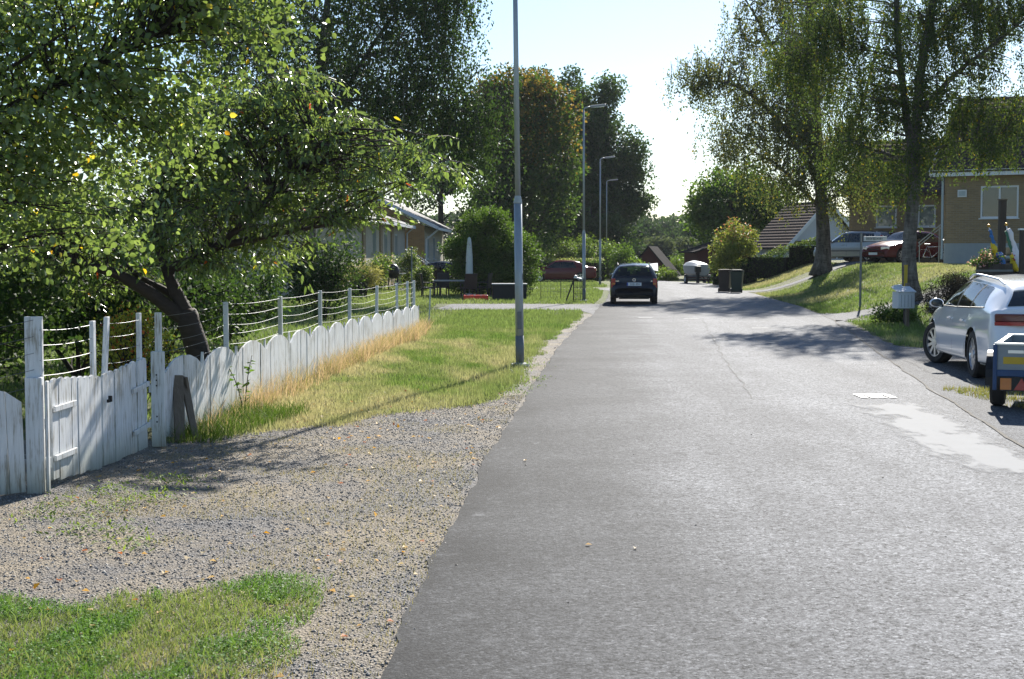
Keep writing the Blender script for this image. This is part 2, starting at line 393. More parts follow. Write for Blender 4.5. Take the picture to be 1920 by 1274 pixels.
# paved driveway and path to the left, side lane and path to the right
slab('driveway', [((-2.2, 52.5), (-2.6, 46.5)), ((1.0, 52.2), (.8, 46.8)), ((2.6, 52.0), (2.2, 46.4)), ((3.6, 53.2), (2.6, 41.5))], .008, M['drive'])
slab('footpath', [((-6, 77.5), (-6, 75.8)), ((2, 77), (2, 75.3)), ((4.9, 77.5), (4.6, 73.5)), ((5.6, 79.5), (5.1, 70.5))], .008, M['drive'])
slab('side_lane', [((9.1, 44.5), (8.7, 38.6)), ((10.2, 43.2), (9.8, 40.6)), ((13, 42.8), (12.8, 41.2)), ((20, 41.5), (20, 40))], .010, M['apron'], .5)
slab('garden_path', [((11.2, 72), (11.1, 69.3)), ((13.0, 70.0), (12.8, 68.4)), ((15.2, 69.2), (15.1, 67.4)), ((17.2, 74), (18.8, 68)), ((21, 76), (23, 66))], .012, M['drive'], .4)
# pale worn patches, crack, joint and painted marks on the road
def mk_worn():
    m, nt, out = new_mat('worn pale asphalt'); n = N(nt)
    tc = n('TexCoord').outputs['Object']; e = n('SeparateColor', {0: n('Attribute', attribute_name='col').outputs['Color']}).outputs[0]
    f = n.noise(n('Mapping', {'Vector': tc, 'Scale': (1.7, .75, 1)}).outputs[0], 2.0, 4, .55); g = n.noise(tc, 85, 3, .7); st = n.noise(n('Mapping', {'Vector': tc, 'Scale': (2, 2, 1)}).outputs[0], 2.2, 4)
    a = n.math('ADD', n.math('ADD', e, n.math('MULTIPLY', n.math('SUBTRACT', f, .5), 2.0)), n.math('MULTIPLY', n.math('SUBTRACT', g, .5), .25))
    a = n.ramp(a, [(.34, 0.0), (.70, .80)])
    c = n.mix(st, (.27, .275, .28), (.34, .345, .35)); c = n.mix(n.ramp(g, [(.35, .7), (.52, 0.0)]), c, (.30, .30, .30))
    p = n('BsdfPrincipled', {'Base Color': c, 'Roughness': .85, 'Specular IOR Level': .2}); t = n('BsdfTransparent')
    mx = n('MixShader', {0: a, 1: t.outputs[0], 2: p.outputs[0]}); nt.links.new(mx.outputs[0], out.inputs[0]); return m
M['worn'] = mk_worn()
def blotch(name, pts, w, dz, n=60):
    "worn band along a line: strength 1 in the middle, 0 at the rim"
    P = np.array(pts, float); t = np.linspace(0, 1, n); cum = np.concatenate([[0], np.cumsum(np.hypot(*np.diff(P, axis=0).T))]); cum /= cum[-1]
    x = np.interp(t, cum, P[:, 0]); y = np.interp(t, cum, P[:, 1]); s = np.linspace(-1, 1, 15)
    X = x[:, None] + w * s; Y = np.repeat(y[:, None], 15, 1); A = (1 - np.abs(s)[None] ** 1.5) * np.clip(np.minimum(t, 1 - t) * 7, 0, 1)[:, None]
    i = np.arange((n - 1) * 15).reshape(-1, 15)[:, :-1].ravel()
    return props(mesh_np(name, np.stack([X, Y, X * 0 + dz], -1).reshape(-1, 3), np.stack([i, i + 1, i + 16, i + 15], 1), M['worn'], col=np.repeat(A.reshape(-1, 1), 3, 1)), kind='structure')
gp0 = lambda *l: [tuple(G(a, b)[:2]) for a, b in l]
blotch('road_patch', gp0((1935, 905), (1860, 865), (1790, 835), (1735, 800), (1690, 772), (1650, 752)), .55, .019)
M['crack'] = mat_simple('crack filler', (.075, .075, .073), .9, var=.5, scale=20)
M['joint'] = mat_simple('sandy joint', (.11, .098, .08), .95, var=.5, scale=14)
def ribbon(name, pts, w, dz, mat, seed):
    P = np.array(pts, float); t = np.linspace(0, 1, 160); cum = np.concatenate([[0], np.cumsum(np.hypot(*np.diff(P, axis=0).T))]); cum /= cum[-1]
    x = np.interp(t, cum, P[:, 0]) + (fbm(t * 30, t * 0, seed) - .5) * .12; y = np.interp(t, cum, P[:, 1])
    ww = w * (.35 + 1.3 * vnoise(t * 60, t * 0, seed + 3))
    V = np.concatenate([np.stack([x - ww / 2, y, hz(x, y) + dz], 1), np.stack([x + ww / 2, y, hz(x, y) + dz], 1)])
    k = np.arange(159); return props(mesh_np(name, V, np.stack([k, k + 160, k + 161, k + 1], 1), mat), kind='structure')
gp = lambda *l: [tuple(G(a, b)[:2]) for a, b in l]
ribbon('road_crack', gp((1415, 750), (1395, 720), (1372, 695), (1350, 660), (1330, 625), (1318, 600)), .014, .019, M['crack'], 3)
ribbon('road_joint', [(xj(y), y) for y in np.arange(8, 44, 1.0)], .026, .022, M['joint'], 5)
ribbon('road_crack', gp((1745, 700), (1700, 678), (1660, 655), (1625, 628)), .014, .016, M['crack'], 7)
M['road_paint'] = mat_simple('worn road paint', (.80, .80, .78), .6, var=.2, scale=9)
M['road_faded'] = mat_simple('faded road paint', (.36, .36, .355), .8, var=.3, scale=9)
def dash(cx, cy, w, l, rz, dz=.020):
    return props(MB().add([(cx + x * math.cos(rz) - y * math.sin(rz), cy + x * math.sin(rz) + y * math.cos(rz), dz) for x, y in ((-w, -l), (w, -l), (w, l), (-w, l))], [(0, 1, 2, 3)]).build('road_marking', M['road_faded']), kind='structure')
for a, b in ((1296, 599), (1210, 597), (1425, 617)):
    g = G(a, b); dash(g[0], g[1], .20, .10, 0)
# the stencilled white panel on the asphalt: frame with worn figures
g0 = G(1640, 746); mk = MB(); cx, cy = g0[0], g0[1]
def mq(x0, y0, x1, y1): mk.add([(cx + x0, cy + y0, .024), (cx + x1, cy + y0, .024), (cx + x1, cy + y1, .024), (cx + x0, cy + y1, .024)], [(0, 1, 2, 3)])
for q in ((-.22, .18, .20, .25), (-.22, -.25, -.14, .18), (.14, -.25, .22, .18), (-.10, -.25, -.02, -.17), (.0, -.25, .10, -.17), (-.10, -.12, -.05, .1), (-.03, .0, .03, .12), (.05, -.12, .09, .08), (-.03, -.12, .03, -.06)): mq(*q)
props(mk.build('road_marking', M['road_paint']), kind='structure')

# gravel entrance in front of the gate
def mk_gravel():
    m, nt, out = new_mat('gravel'); n = N(nt)
    tc = n('TexCoord').outputs['Object']
    v = n('TexVoronoi', {'Vector': tc, 'Scale': 62.0, 'Randomness': 1.0}); v2 = n('TexVoronoi', {'Vector': tc, 'Scale': 105.0})
    s = n('SeparateColor', {0: v.outputs['Color']}).outputs[0]; s2 = n('SeparateColor', {0: v2.outputs['Color']}).outputs[1]
    c = n.mix(.5, n.ramp(s, [(0, (.055, .055, .06)), (.5, (.15, .145, .145)), (.9, (.26, .25, .24)), (1, (.42, .40, .38))]), n.ramp(s2, [(0, (.05, .05, .055)), (.6, (.18, .17, .165)), (1, (.40, .38, .35))]))
    big = n.noise(tc, .75, 5, .65); f = n.noise(tc, 9, 4, .7)
    st = n.ramp(n.math('ADD', n.math('MULTIPLY', big, .7), n.math('MULTIPLY', f, .3)), [(.40, 0.0), (.57, .80)])
    c = n.mix(st, c, n.mix(n.noise(tc, 60, 3, .8), (.20, .16, .10), (.46, .38, .27)))
    p = n('BsdfPrincipled', {'Base Color': c, 'Roughness': .85, 'Specular IOR Level': .3})
    h = n.math('ADD', v.outputs['Distance'], n.math('MULTIPLY', v2.outputs['Distance'], .5))
    nt.links.new(n('Bump', {'Height': h, 'Strength': 1.0, 'Distance': .022}, invert=True).outputs[0], p.inputs['Normal'])
    nt.links.new(p.outputs[0], out.inputs[0]); return m
M['gravel'] = mk_gravel()
g_hi = lambda x: np.interp(x, [-8, -3.3, -2.2, -1.0, .12, .6], [13.6, 13.9, 14.9, 16.6, 18.3, 19.2]) + (fbm(x * 2.2, x * 0, 41) - .5) * .9
g_lo = lambda x: np.interp(x, [-8, -3, -2.2, -1.5, -1.0, -.92, -.6], [6.9, 7.1, 7.35, 7.75, 7.9, 5.0, 3.0]) + (fbm(x * 3, x * 0, 43) - .5) * .5
gxs = np.arange(-7, .66, .08); sg = np.linspace(0, 1, 80)
X = np.repeat(gxs[:, None], 80, 1); Y = (2.5 + gxs * 0)[:, None] * (1 - sg) + g_hi(gxs)[:, None] * sg
V = np.stack([X, Y, hz(X, Y) + .007], -1).reshape(-1, 3)
i = np.arange((len(gxs) - 1) * 80).reshape(-1, 80)[:, :-1].ravel()
props(mesh_np('gravel_drive', V, np.stack([i, i + 80, i + 81, i + 1], 1), M['gravel'], smooth=True), kind='structure')
strip('gravel_verge', np.arange(17.2, 44, .15), lambda y: xl(y) - .38 - (fbm(y * 1.3, y * 0, 51) - .5) * .5, lambda y: xl(y) + .12, 8, .004, M['gravel'])
def in_gravel(x, y): return (x > -7) & (x < xl(y)) & (y > g_lo(x)) & (y < g_hi(x))
# ------------------------------------------------------------------ white picket fence, gates, wire
WD = M['white_wood']
def board(mb, p, t, w, h, z0, shape='round', th=.022, lean=0.0, nrm=None, hl=None, hr=None):
    "upright board centred at p (xy), along t, bottom z0; tops may slope from hl to hr"
    nrm = np.array([t[1], -t[0]]) if nrm is None else nrm
    hl = h if hl is None else hl; hr = h if hr is None else hr
    if shape == 'round': prof = [(-w / 2, z0), (w / 2, z0), (w / 2, hr - .035), (w * .36, hr - .012), (0.05 * w, (hl + hr) / 2), (-w * .36, hl - .012), (-w / 2, hl - .035)]
    elif shape == 'point': prof = [(-w / 2, z0), (w / 2, z0), (w / 2, h - .10), (w * .12, h), (-w * .12, h), (-w / 2, h - .10)]
    else: prof = [(-w / 2, z0), (w / 2, z0), (w / 2, hr), (-w / 2, hl)]
    vs = []
    for o in (-th / 2, th / 2):
        for a, z in prof:
            s = a + lean * (z - z0)
            vs.append((p[0] + t[0] * s + nrm[0] * o, p[1] + t[1] * s + nrm[1] * o, z))
    k = len(prof)
    mb.add(vs, [tuple(range(k))[::-1], tuple(range(k, 2 * k))] + [(i, (i + 1) % k, k + (i + 1) % k, k + i) for i in range(k)])
def along(a, b): 
    a = np.array(a, float); b = np.array(b, float); L = np.linalg.norm(b - a); return a, (b - a) / L, L
def loc2(o, base):      # mesh was built in world coordinates: keep it there while parented to an Empty at base
    o.location = [-float(b) for b in base]; return o

fa, ft, fL = along((-3.34, 13.4), (-2.19, 33.75)); fn = np.array([ft[1], -ft[0]])     # fn points to the road
fb = (-3.34, 13.62, 0)
fence = thing('picket_fence', 'long white scalloped picket fence with wire strands running along the grass verge', 'fence', fb)
NP = 14; pw = (fL - .25) / NP; s0 = .22
rf = np.random.default_rng(5)
for k in range(NP):
    mb = MB(); sc = s0 + (k + .5) * pw; zt = .80 - .012 * k
    nb = 6; bw = (pw - .10) / nb
    for j in range(nb):
        sb = sc + (j - (nb - 1) / 2) * bw; q = lambda s: zt - .165 * abs((s - sc) / (pw / 2)) ** 2.2
        p = fa + ft * sb + fn * rf.uniform(-.004, .004)
        board(mb, p, ft, bw - .007, 0, .03 + rf.uniform(0, .03), 'slope', lean=rf.uniform(-.012, .012), hl=q(sb - bw / 2), hr=q(sb + bw / 2))
    board(mb, fa + ft * (sc + pw / 2), ft, .07, zt - .02 + rf.uniform(-.03, .02), .05, 'point')
    loc2(mb.build('picket_panel', WD, fence), fb)
for zr in (.22, .55):
    mb = MB(); a = fa - fn * .035; b = fa + ft * fL - fn * .035
    mb.box(((a[0] + b[0]) / 2, (a[1] + b[1]) / 2, zr), (.04, fL, .07), rz=math.atan2(-ft[0], ft[1])); loc2(mb.build('rail', WD, fence), fb)
pyv = [16.4, 19.25, 22.05, 24.7, 27.8, 30.7, 32.4, 33.6]; tops = []
for y in pyv:
    p = np.array([np.interp(y, [13.4, 33.75], [-3.34, -2.19]), y]) - fn * .09
    h = 1.27 - .004 * (y - 13) + rf.uniform(-.02, .02); tops.append((p[0], p[1], h))
    loc2(MB().box((p[0], p[1], h / 2), (.055, .055, h), rz=rf.uniform(-.1, .1), ry=rf.uniform(-.02, .02)).build('post', M['white_metal'], fence, bevel=.006), fb)
gp2 = np.array([-3.34, 13.45])
chain = [(gp2[0] - .03, gp2[1], 1.24)] + tops
for q in range(5):
    mb = MB(); pts = []
    for a, b in zip(chain[:-1], chain[1:]):
        for t in np.linspace(0, 1, 9, endpoint=False):
            z = (a[2] * (1 - t) + b[2] * t) - .025 - q * .115 - math.sin(math.pi * t) * (.02 + .012 * ((q * 7) % 3))
            pts.append((a[0] * (1 - t) + b[0] * t, a[1] * (1 - t) + b[1] * t, z))
    pts.append((chain[-1][0], chain[-1][1], chain[-1][2] - .03 - q * .11))
    loc2(mb.tube(pts, .0019, 4).build('wire', M['wire'], fence), fb)

# the double gate
L0 = np.array([-3.53, 10.98]); R0 = np.array([-3.37, 13.22]); 
def gate(name_label, a, b, ztop, zbot, hinge_first, stick_at, stick_h, seed):
    r = np.random.default_rng(seed)
    a, t, L = along(a, b); nr = np.array([t[1], -t[0]])
    base = (a[0], a[1], 0)
    g = thing('garden_gate', name_label, 'gate', base, group='leaves of the white double gate')
    nb = 8; bw = L / nb; mb = MB()
    for j in range(nb):
        s = (j + .5) * bw; u = (j + .5) / nb
        board(mb, a + t * s + nr * r.uniform(-.004, .004), t, bw - .008, ztop(u) + r.uniform(-.008, .008), zbot(u) + r.uniform(-.012, .012), 'round', lean=r.uniform(-.01, .01))
    loc2(mb.build('boards', WD, g), base)
    for z in (.20, .58):
        u0, u1 = (0, .42) if hinge_first else (.62, 1)
        c = a + t * L * (u0 + u1) / 2 + nr * .024
        tilt = (ztop(u1) - ztop(u0)) / (L * (u1 - u0)) * .6 + .05
        mb = MB(); mm = Matrix.Translation((c[0], c[1], z + zbot(.5))) @ Matrix.Rotation(math.atan2(t[1], t[0]), 4, 'Z') @ Matrix.Rotation(-tilt, 4, 'Y')
        mb.box(0, (L * (u1 - u0), .022, .045), M=mm); loc2(mb.build('ledge', WD, g, bevel=.004), base)
    for sa, lean, h0 in stick_at:
        mb = MB(); p = a + t * sa - nr * .03
        board(mb, p, t, .062, stick_h, .2, 'flat', th=.035, lean=lean, hl=stick_h, hr=stick_h)
        loc2(mb.build('upright', WD, g, bevel=.004), base)
    return g, base, a, t, L
gl = gate('left leaf of the white double gate, beside the thick gate post', L0, (-3.46, 12.05), lambda u: .86 - .07 * u, lambda u: .07 - .06 * u, True, [(1.0, 0.0, 0)], 1.25, 2)
gr = gate('right leaf of the white double gate, with black latch and leaning upright', (-3.455, 12.08), R0, lambda u: .80 + .06 * u, lambda u: .01 + .02 * u, False, [(.06, .16, 0), (1.05, 0, 0)], 1.27, 3)
# latch on the right leaf
p = np.array([-3.44, 12.10]) + np.array([.03, 0]); loc2(MB().box((p[0] + .01, p[1], .57), (.02, .07, .025)).box((p[0] + .015, p[1] + .02, .585), (.03, .02, .05)).build('latch', M['black_soft'], gr[0]), gr[1])
# wires above the gate leaves
def wires(owner, base, a, b, z0, z1, n, dz=.115):
    for q in range(n):
        t = np.linspace(0, 1, 8)
        loc2(MB().tube([(a[0] * (1 - s) + b[0] * s, a[1] * (1 - s) + b[1] * s, z0 * (1 - s) + z1 * s - q * dz - .015 * math.sin(math.pi * s)) for s in t], .0019, 4).build('wire', M['wire'], owner), base)
wires(gl[0], gl[1], (-3.55, 10.80), (-3.49, 12.0), 1.235, 1.22, 4)
wires(gr[0], gr[1], (-3.49, 12.2), (-3.39, 13.15), 1.22, 1.21, 4)
# posts
gp = thing('gate_post', 'thick white gate post with taller board on its back, left of the gate', 'post', (-3.59, 10.78, 0), R(3))
MB().box((0, 0, .44), (.125, .06, .88)).build('post', WD, gp, bevel=.006)
MB().box((-.012, .06, .67), (.13, .04, 1.33)).build('tall_board', WD, gp, bevel=.004)
MB().box((.085, .03, .43), (.02, .05, .84)).build('edge_strip', WD, gp, bevel=.004)
gp = thing('gate_post', 'white gate post with bolt holes where the double gate meets the long fence', 'post', (-3.31, 13.42, 0), R(4))
MB().box((0, 0, .45), (.125, .05, .90)).build('post', WD, gp, bevel=.012)
MB().box((0, .05, .63), (.06, .045, 1.26)).build('tall_board', WD, gp, bevel=.004)
for z in (.24, .29, .58, .63, .68): MB().box((-.01, -.026, z), (.014, .004, .014)).build('bolt_hole', M['ink'], gp)
# short panel at the left edge of the picture
bs = (-3.85, 10.5, 0)
pf = thing('picket_fence', 'short white fence panel with a dark split, cut by the left picture edge', 'fence', bs)
pa, pt, pL = along((-4.45, 10.05), (-3.655, 10.74))
mb = MB(); bw = .125
for j in range(8):
    s = pL - (j + .5) * bw; hh = lambda u: .82 - .12 * max(0, (u - .78) / .22) ** 1.6
    board(mb, pa + pt * s, pt, bw - .007, 0, .02, 'slope', lean=-.03 if j < 2 else 0, hl=hh((s - bw / 2) / pL), hr=hh((s + bw / 2) / pL))
loc2(mb.build('picket_panel', WD, pf), bs)
pn = np.array([pt[1], -pt[0]])
mb = MB(); c = pa + pt * (pL - bw * 1.93) + pn * .014
mb.tube([(c[0], c[1], .62), (c[0] + .004, c[1], .5), (c[0] - .003, c[1], .36), (c[0] + .004, c[1], .22), (c[0], c[1], .07)], [.006, .004, .010, .005, .012], 5)
mb.box((c[0], c[1], .60), (.05, .012, .014)); loc2(mb.build('cord', M['black_soft'], pf), bs)
loc2(MB().box((pa[0] + pt[0] * (pL + .06), pa[1] + pt[1] * (pL + .06) + .05, .22), (.25, .03, .08), rz=math.atan2(pt[1], pt[0])).build('rail', WD, pf), bs)
wires(pf, bs, (-4.5, 10.3), (-3.6, 10.82), 1.13, 1.31, 5, .125)
# weathered planks leaning on the fence
def plank(label, x0, z_top, x1, y0, y1, w, rz):
    "foot at (x1,y1), head at (x0,y0,z_top)"
    a = Vector((x1, y1, .0)); b = Vector((x0, y0, z_top)); d = b - a
    q = d.to_track_quat('Z', 'Y').to_matrix().to_4x4()
    t = thing('plank', label, 'plank', a, group='old planks leaning on the fence')
    mb = MB(); mb.box(0, (w, .03, d.length), M=q @ Matrix.Rotation(rz, 4, 'Z') @ Matrix.Translation((0, 0, d.length / 2)))
    o = mb.build('board', M['grey_wood'], t, bevel=.004); return t
a = G(337, 828); b = G(372, 812); 
plank('upright grey plank leaning on white fence, the left one of the three', a[0] - .06, .62, a[0], a[1] + .22, a[1], .10, R(10))
plank('slanting dark plank leaning to the right on white fence', a[0] - .02, .60, b[0] + .02, a[1] + .30, b[1] - .25, .10, R(-14))
plank('narrow shaded plank between the upright and the slanting plank', a[0] - .02, .54, a[0] + .12, a[1] + .31, a[1] + .16, .07, R(0))
# ------------------------------------------------------------------ trees and shrubs
def leaf_cloud(P, D, Nn, size, aspect, fold=.18):
    "kite leaves: P base points, D long axis, Nn normals, size per leaf -> V, F"
    D = D / (np.linalg.norm(D, axis=1)[:, None] + 1e-9)
    S = np.cross(D, Nn); S /= np.linalg.norm(S, axis=1)[:, None] + 1e-9; U = np.cross(S, D)
    s = size[:, None]; w = s * aspect * .5
    a = P; t = P + D * s; l = P + D * s * .42 + S * w + U * w * fold * 2; r = P + D * s * .42 - S * w + U * w * fold * 2
    V = np.stack([a, l, t, r], 1).reshape(-1, 3); k = np.arange(len(P)) * 4
    return V, np.stack([k, k + 1, k + 2, k + 3], 1)
def leaf_round(P, D, Nn, size, aspect, fold=.16):
    "rounder near leaf: two quads folded along the midrib"
    D = D / (np.linalg.norm(D, axis=1)[:, None] + 1e-9)
    S = np.cross(D, Nn); S /= np.linalg.norm(S, axis=1)[:, None] + 1e-9; U = np.cross(S, D)
    s = size[:, None]; w = s * aspect * .5; f = U * w * fold * 2; dr = -U * s * .10
    V = np.stack([P, P + D * s * .22 + S * w * .80 + f, P + D * s * .60 + S * w * .84 + f + dr * .5, P + D * s + dr, P + D * s * .60 - S * w * .84 + f + dr * .5, P + D * s * .22 - S * w * .80 + f], 1).reshape(-1, 3); k = np.arange(len(P)) * 6
    return V, np.concatenate([np.stack([k, k + 1, k + 2, k + 3], 1), np.stack([k, k + 3, k + 4, k + 5], 1)])
def rnd_dir(r, n):
    d = r.normal(size=(n, 3)); return d / np.linalg.norm(d, axis=1)[:, None]
def blob(px0, py0, px1, py1, d, ry, wgt=1.0):
    c = W((px0 + px1) / 2, (py0 + py1) / 2, d); k = d / F
    return [c[0], c[1], c[2], abs(px1 - px0) / 2 * k, ry, abs(py1 - py0) / 2 * k, wgt]
def tree(name, label, cat, base, stems, blobs, n_clump, n_leaf, leaf, cols, rc=.5, mode='ball', bark='bark_dark', lmat='leaf', seed=1, aspect=.6,
         strand=1.5, twig_r=.012, group=None, shell=2.4, branch_r=.055, sides=6, zmin=.5, sides_t=12, extra_cols=None, extra_p=0, upbend=.18, colfn=None, bare=0.0, branches=True, min_z=-9):
    r = np.random.default_rng(seed)
    root = thing(name, label, cat, base, group=group); b0 = np.array(base, float)
    mb = MB(); nodes = []
    for pts, r0, r1 in stems:
        P = np.array(pts, float); t = np.linspace(0, 1, 14); ts = np.linspace(0, 1, len(P))
        Q = np.stack([np.interp(t, ts, P[:, i]) for i in range(3)], 1)
        Q[1:-1] += r.normal(size=(12, 3)) * r0 * .22
        for _ in range(2): Q[1:-1] = (Q[:-2] + 2 * Q[1:-1] + Q[2:]) / 4
        rad = r0 + (r1 - r0) * t ** .8
        if Q[0][2] - b0[2] < .3: rad[0] *= 1.45; rad[1] *= 1.08
        mb.tube(Q - b0, rad, sides_t)
        for q, ra in zip(Q, rad):
            if q[2] - b0[2] > zmin: nodes.append((q, ra))
    # clump centres
    Bs = np.array(blobs); wv = Bs[:, 3] * Bs[:, 4] * Bs[:, 5] * Bs[:, 6]; wv = wv ** .8; pick = r.choice(len(Bs), n_clump, p=wv / wv.sum())
    C = Bs[pick, :3] + rnd_dir(r, n_clump) * Bs[pick, 3:6] * (r.random(n_clump) ** (1 / shell))[:, None]
    C[:, 2] = np.maximum(C[:, 2], b0[2] + .12); C = C[C[:, 2] > min_z]; n_clump = len(C)
    bm = MB()
    if branches:
        order = np.argsort(r.random(n_clump)); NPs = np.array([q for q, _ in nodes]); NR = np.array([a for _, a in nodes])
        for kk, ci in enumerate(order):
            c = C[ci]
            d = np.linalg.norm(NPs - c, axis=1) + .8 * np.maximum(0, NPs[:, 2] - c[2] + .1 * np.linalg.norm((NPs - c)[:, :2], axis=1)) + .02 / NR
            j = int(np.argmin(d)); p = NPs[j]; L = np.linalg.norm(c - p)
            if L < .15: continue
            r0 = min(NR[j] * .62, branch_r * (.35 + L * .22)); t = np.linspace(0, 1, 7)[:, None]
            mid = (p + c) / 2 + np.array([0, 0, upbend * L]) + r.normal(size=3) * .07 * L
            Q = (1 - t) ** 2 * p + 2 * t * (1 - t) * mid + t * t * c
            Q[1:-1] += r.normal(size=(5, 3)) * .018 * L
            rr = r0 + (twig_r - r0) * np.linspace(0, 1, 7) ** .8; rr = np.maximum(rr, twig_r * .8)
            bm.tube(Q - b0, rr, sides if r0 > .03 else 4, cap=False)
            if kk < n_clump * .45:
                NPs = np.vstack([NPs, Q[2:6]]); NR = np.concatenate([NR, rr[2:6]])
    o = mb.build('trunk', M[bark], root, smooth=True)
    if bm.v: bm.build('branches', M[bark], root, smooth=True)
    # leaves
    cl_shade = r.uniform(.75, 1.2, n_clump); PP = []; DD = []; NN = []; CI = []; tw = MB()
    for ci in range(n_clump):
        if r.random() < bare: continue
        c = C[ci]; n = int(n_leaf * r.uniform(.6, 1.4))
        if mode == 'ball':
            off = rnd_dir(r, n) * (r.random(n) ** .42)[:, None] * np.array([1, 1, .72]) * rc * 1.75 * r.uniform(.65, 1.2)
            P = c + off; nd = rnd_dir(r, n) + np.array([0, 0, .55]) ; D = rnd_dir(r, n) + off / (rc + 1e-6) * .5 + np.array([0, 0, -.35])
        elif mode == 'weep':
            ks = max(2, int(r.integers(3, 6))); L = strand * r.uniform(.4, 1.25, ks); s0 = c + r.normal(size=(ks, 3)) * rc * np.array([1, 1, .5])
            sw = r.normal(size=(ks, 2)) * .16 + np.array([.05, 0]); k = r.integers(0, ks, n); t = r.random(n) ** .8
            P = s0[k].copy(); P[:, 2] -= L[k] * t; P[:, :2] += sw[k] * (L[k] * t)[:, None]; P += r.normal(size=(n, 3)) * leaf * .9
            D = rnd_dir(r, n) * .8 + np.array([0, 0, -1.0]); nd = rnd_dir(r, n)
            for q in range(ks):
                if r.random() < .6: tw.tube([s0[q] - b0, s0[q] - b0 + np.array([sw[q][0] * L[q] * .5, sw[q][1] * L[q] * .5, -L[q] * .5]), s0[q] - b0 + np.array([sw[q][0] * L[q], sw[q][1] * L[q], -L[q]])], [twig_r * .6, twig_r * .4, twig_r * .2], 3, cap=False)
        else:   # spray: arching twigs with paired hanging leaves
            ks = 4; az = r.uniform(0, 2 * np.pi, ks); L = rc * r.uniform(1.0, 2.2, ks); dr = np.stack([np.cos(az), np.sin(az), r.uniform(-.25, .25, ks)], 1)
            k = r.integers(0, ks, n); t = r.random(n)
            P = c + dr[k] * (L[k] * t)[:, None]; P[:, 2] -= .28 * L[k] * t * t; P += r.normal(size=(n, 3)) * leaf * .35
            D = dr[k] * .6 + rnd_dir(r, n) * .7 + np.array([0, 0, -.75]); nd = rnd_dir(r, n) + np.array([0, 0, .5])
            for q in range(ks): tw.tube([c - b0 + dr[q] * L[q] * u - np.array([0, 0, .28 * L[q] * u * u]) for u in (0, .4, .75, 1)], [twig_r * .9, twig_r * .7, twig_r * .5, twig_r * .25], 3, cap=False)
        PP.append(P); DD.append(D); NN.append(nd); CI.append(np.full(n, ci))
    P = np.concatenate(PP); D = np.concatenate(DD); NN = np.concatenate(NN); CI = np.concatenate(CI)
    ok = P[:, 2] > b0[2] + .04; P, D, NN, CI = P[ok], D[ok], NN[ok], CI[ok]; n = len(P)
    lf = leaf_round if lmat == 'leaf_gloss' else leaf_cloud; nv_ = 6 if lmat == 'leaf_gloss' else 4
    V, Fq = lf(P - b0, D, NN, leaf * r.uniform(.55, 1.35, n), aspect)
    c = mixc(cols[0], cols[1], r.random(n) ** 1.3) * (cl_shade[CI] * r.uniform(.85, 1.15, n))[:, None]
    if colfn is not None: c = colfn(P, c, r)
    if extra_cols is not None:
        mk = r.random(n) < extra_p; c[mk] = np.array(extra_cols)[r.integers(0, len(extra_cols), mk.sum())]
    mesh_np('crown', V, Fq, M[lmat], root, col=np.repeat(c, nv_, 0))
    if tw.v: tw.build('twigs', M[bark], root)
    return root

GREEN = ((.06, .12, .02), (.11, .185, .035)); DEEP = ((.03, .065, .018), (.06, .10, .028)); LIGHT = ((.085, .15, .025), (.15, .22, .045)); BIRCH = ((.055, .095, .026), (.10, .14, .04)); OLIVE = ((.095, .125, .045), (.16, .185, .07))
LIT = ((.12, .19, .05), (.20, .27, .08))
YEL = ((.62, .42, .02), (.55, .30, .02), (.60, .52, .06))
# T1: near broad-leaved tree, left, trunk just outside the picture
tree('broadleaf_tree', 'nearest tree at upper left with round glossy leaves, a few of them yellow', 'tree', (-5.6, 12.4, 0),
     [([(-5.6, 12.4, -.05), (-5.5, 12.4, 1.3), (-5.25, 12.3, 2.6), (-4.9, 12.2, 4.6), (-4.7, 12.2, 6.2)], .13, .03), ([(-5.4, 12.35, 1.9), (-4.4, 12.0, 2.95), W(130, 150, 11.9), W(260, 85, 11.8), W(400, -20, 11.7)], .035, .010), ([(-5.3, 12.3, 2.3), (-4.7, 11.8, 3.1), W(20, 130, 11.6), W(150, 40, 11.5)], .03, .010)],
     [blob(-260, -200, 330, 330, 12.0, 1.5), blob(-200, 60, 300, 520, 12.2, 1.1), blob(150, -120, 500, 120, 12.0, 1.1), blob(200, 80, 380, 330, 11.8, .8), blob(-300, 300, 200, 500, 12.6, .9), blob(250, -250, 560, 40, 12.2, .9), blob(330, -60, 530, 160, 12.3, .6), blob(260, 150, 430, 360, 12.4, .7)],
     430, 54, .058, LIT, rc=.26, bark='bark_dark', lmat='leaf_gloss', seed=3, aspect=.82, branch_r=.016, twig_r=.005, extra_cols=YEL, extra_p=.012, shell=1.8)
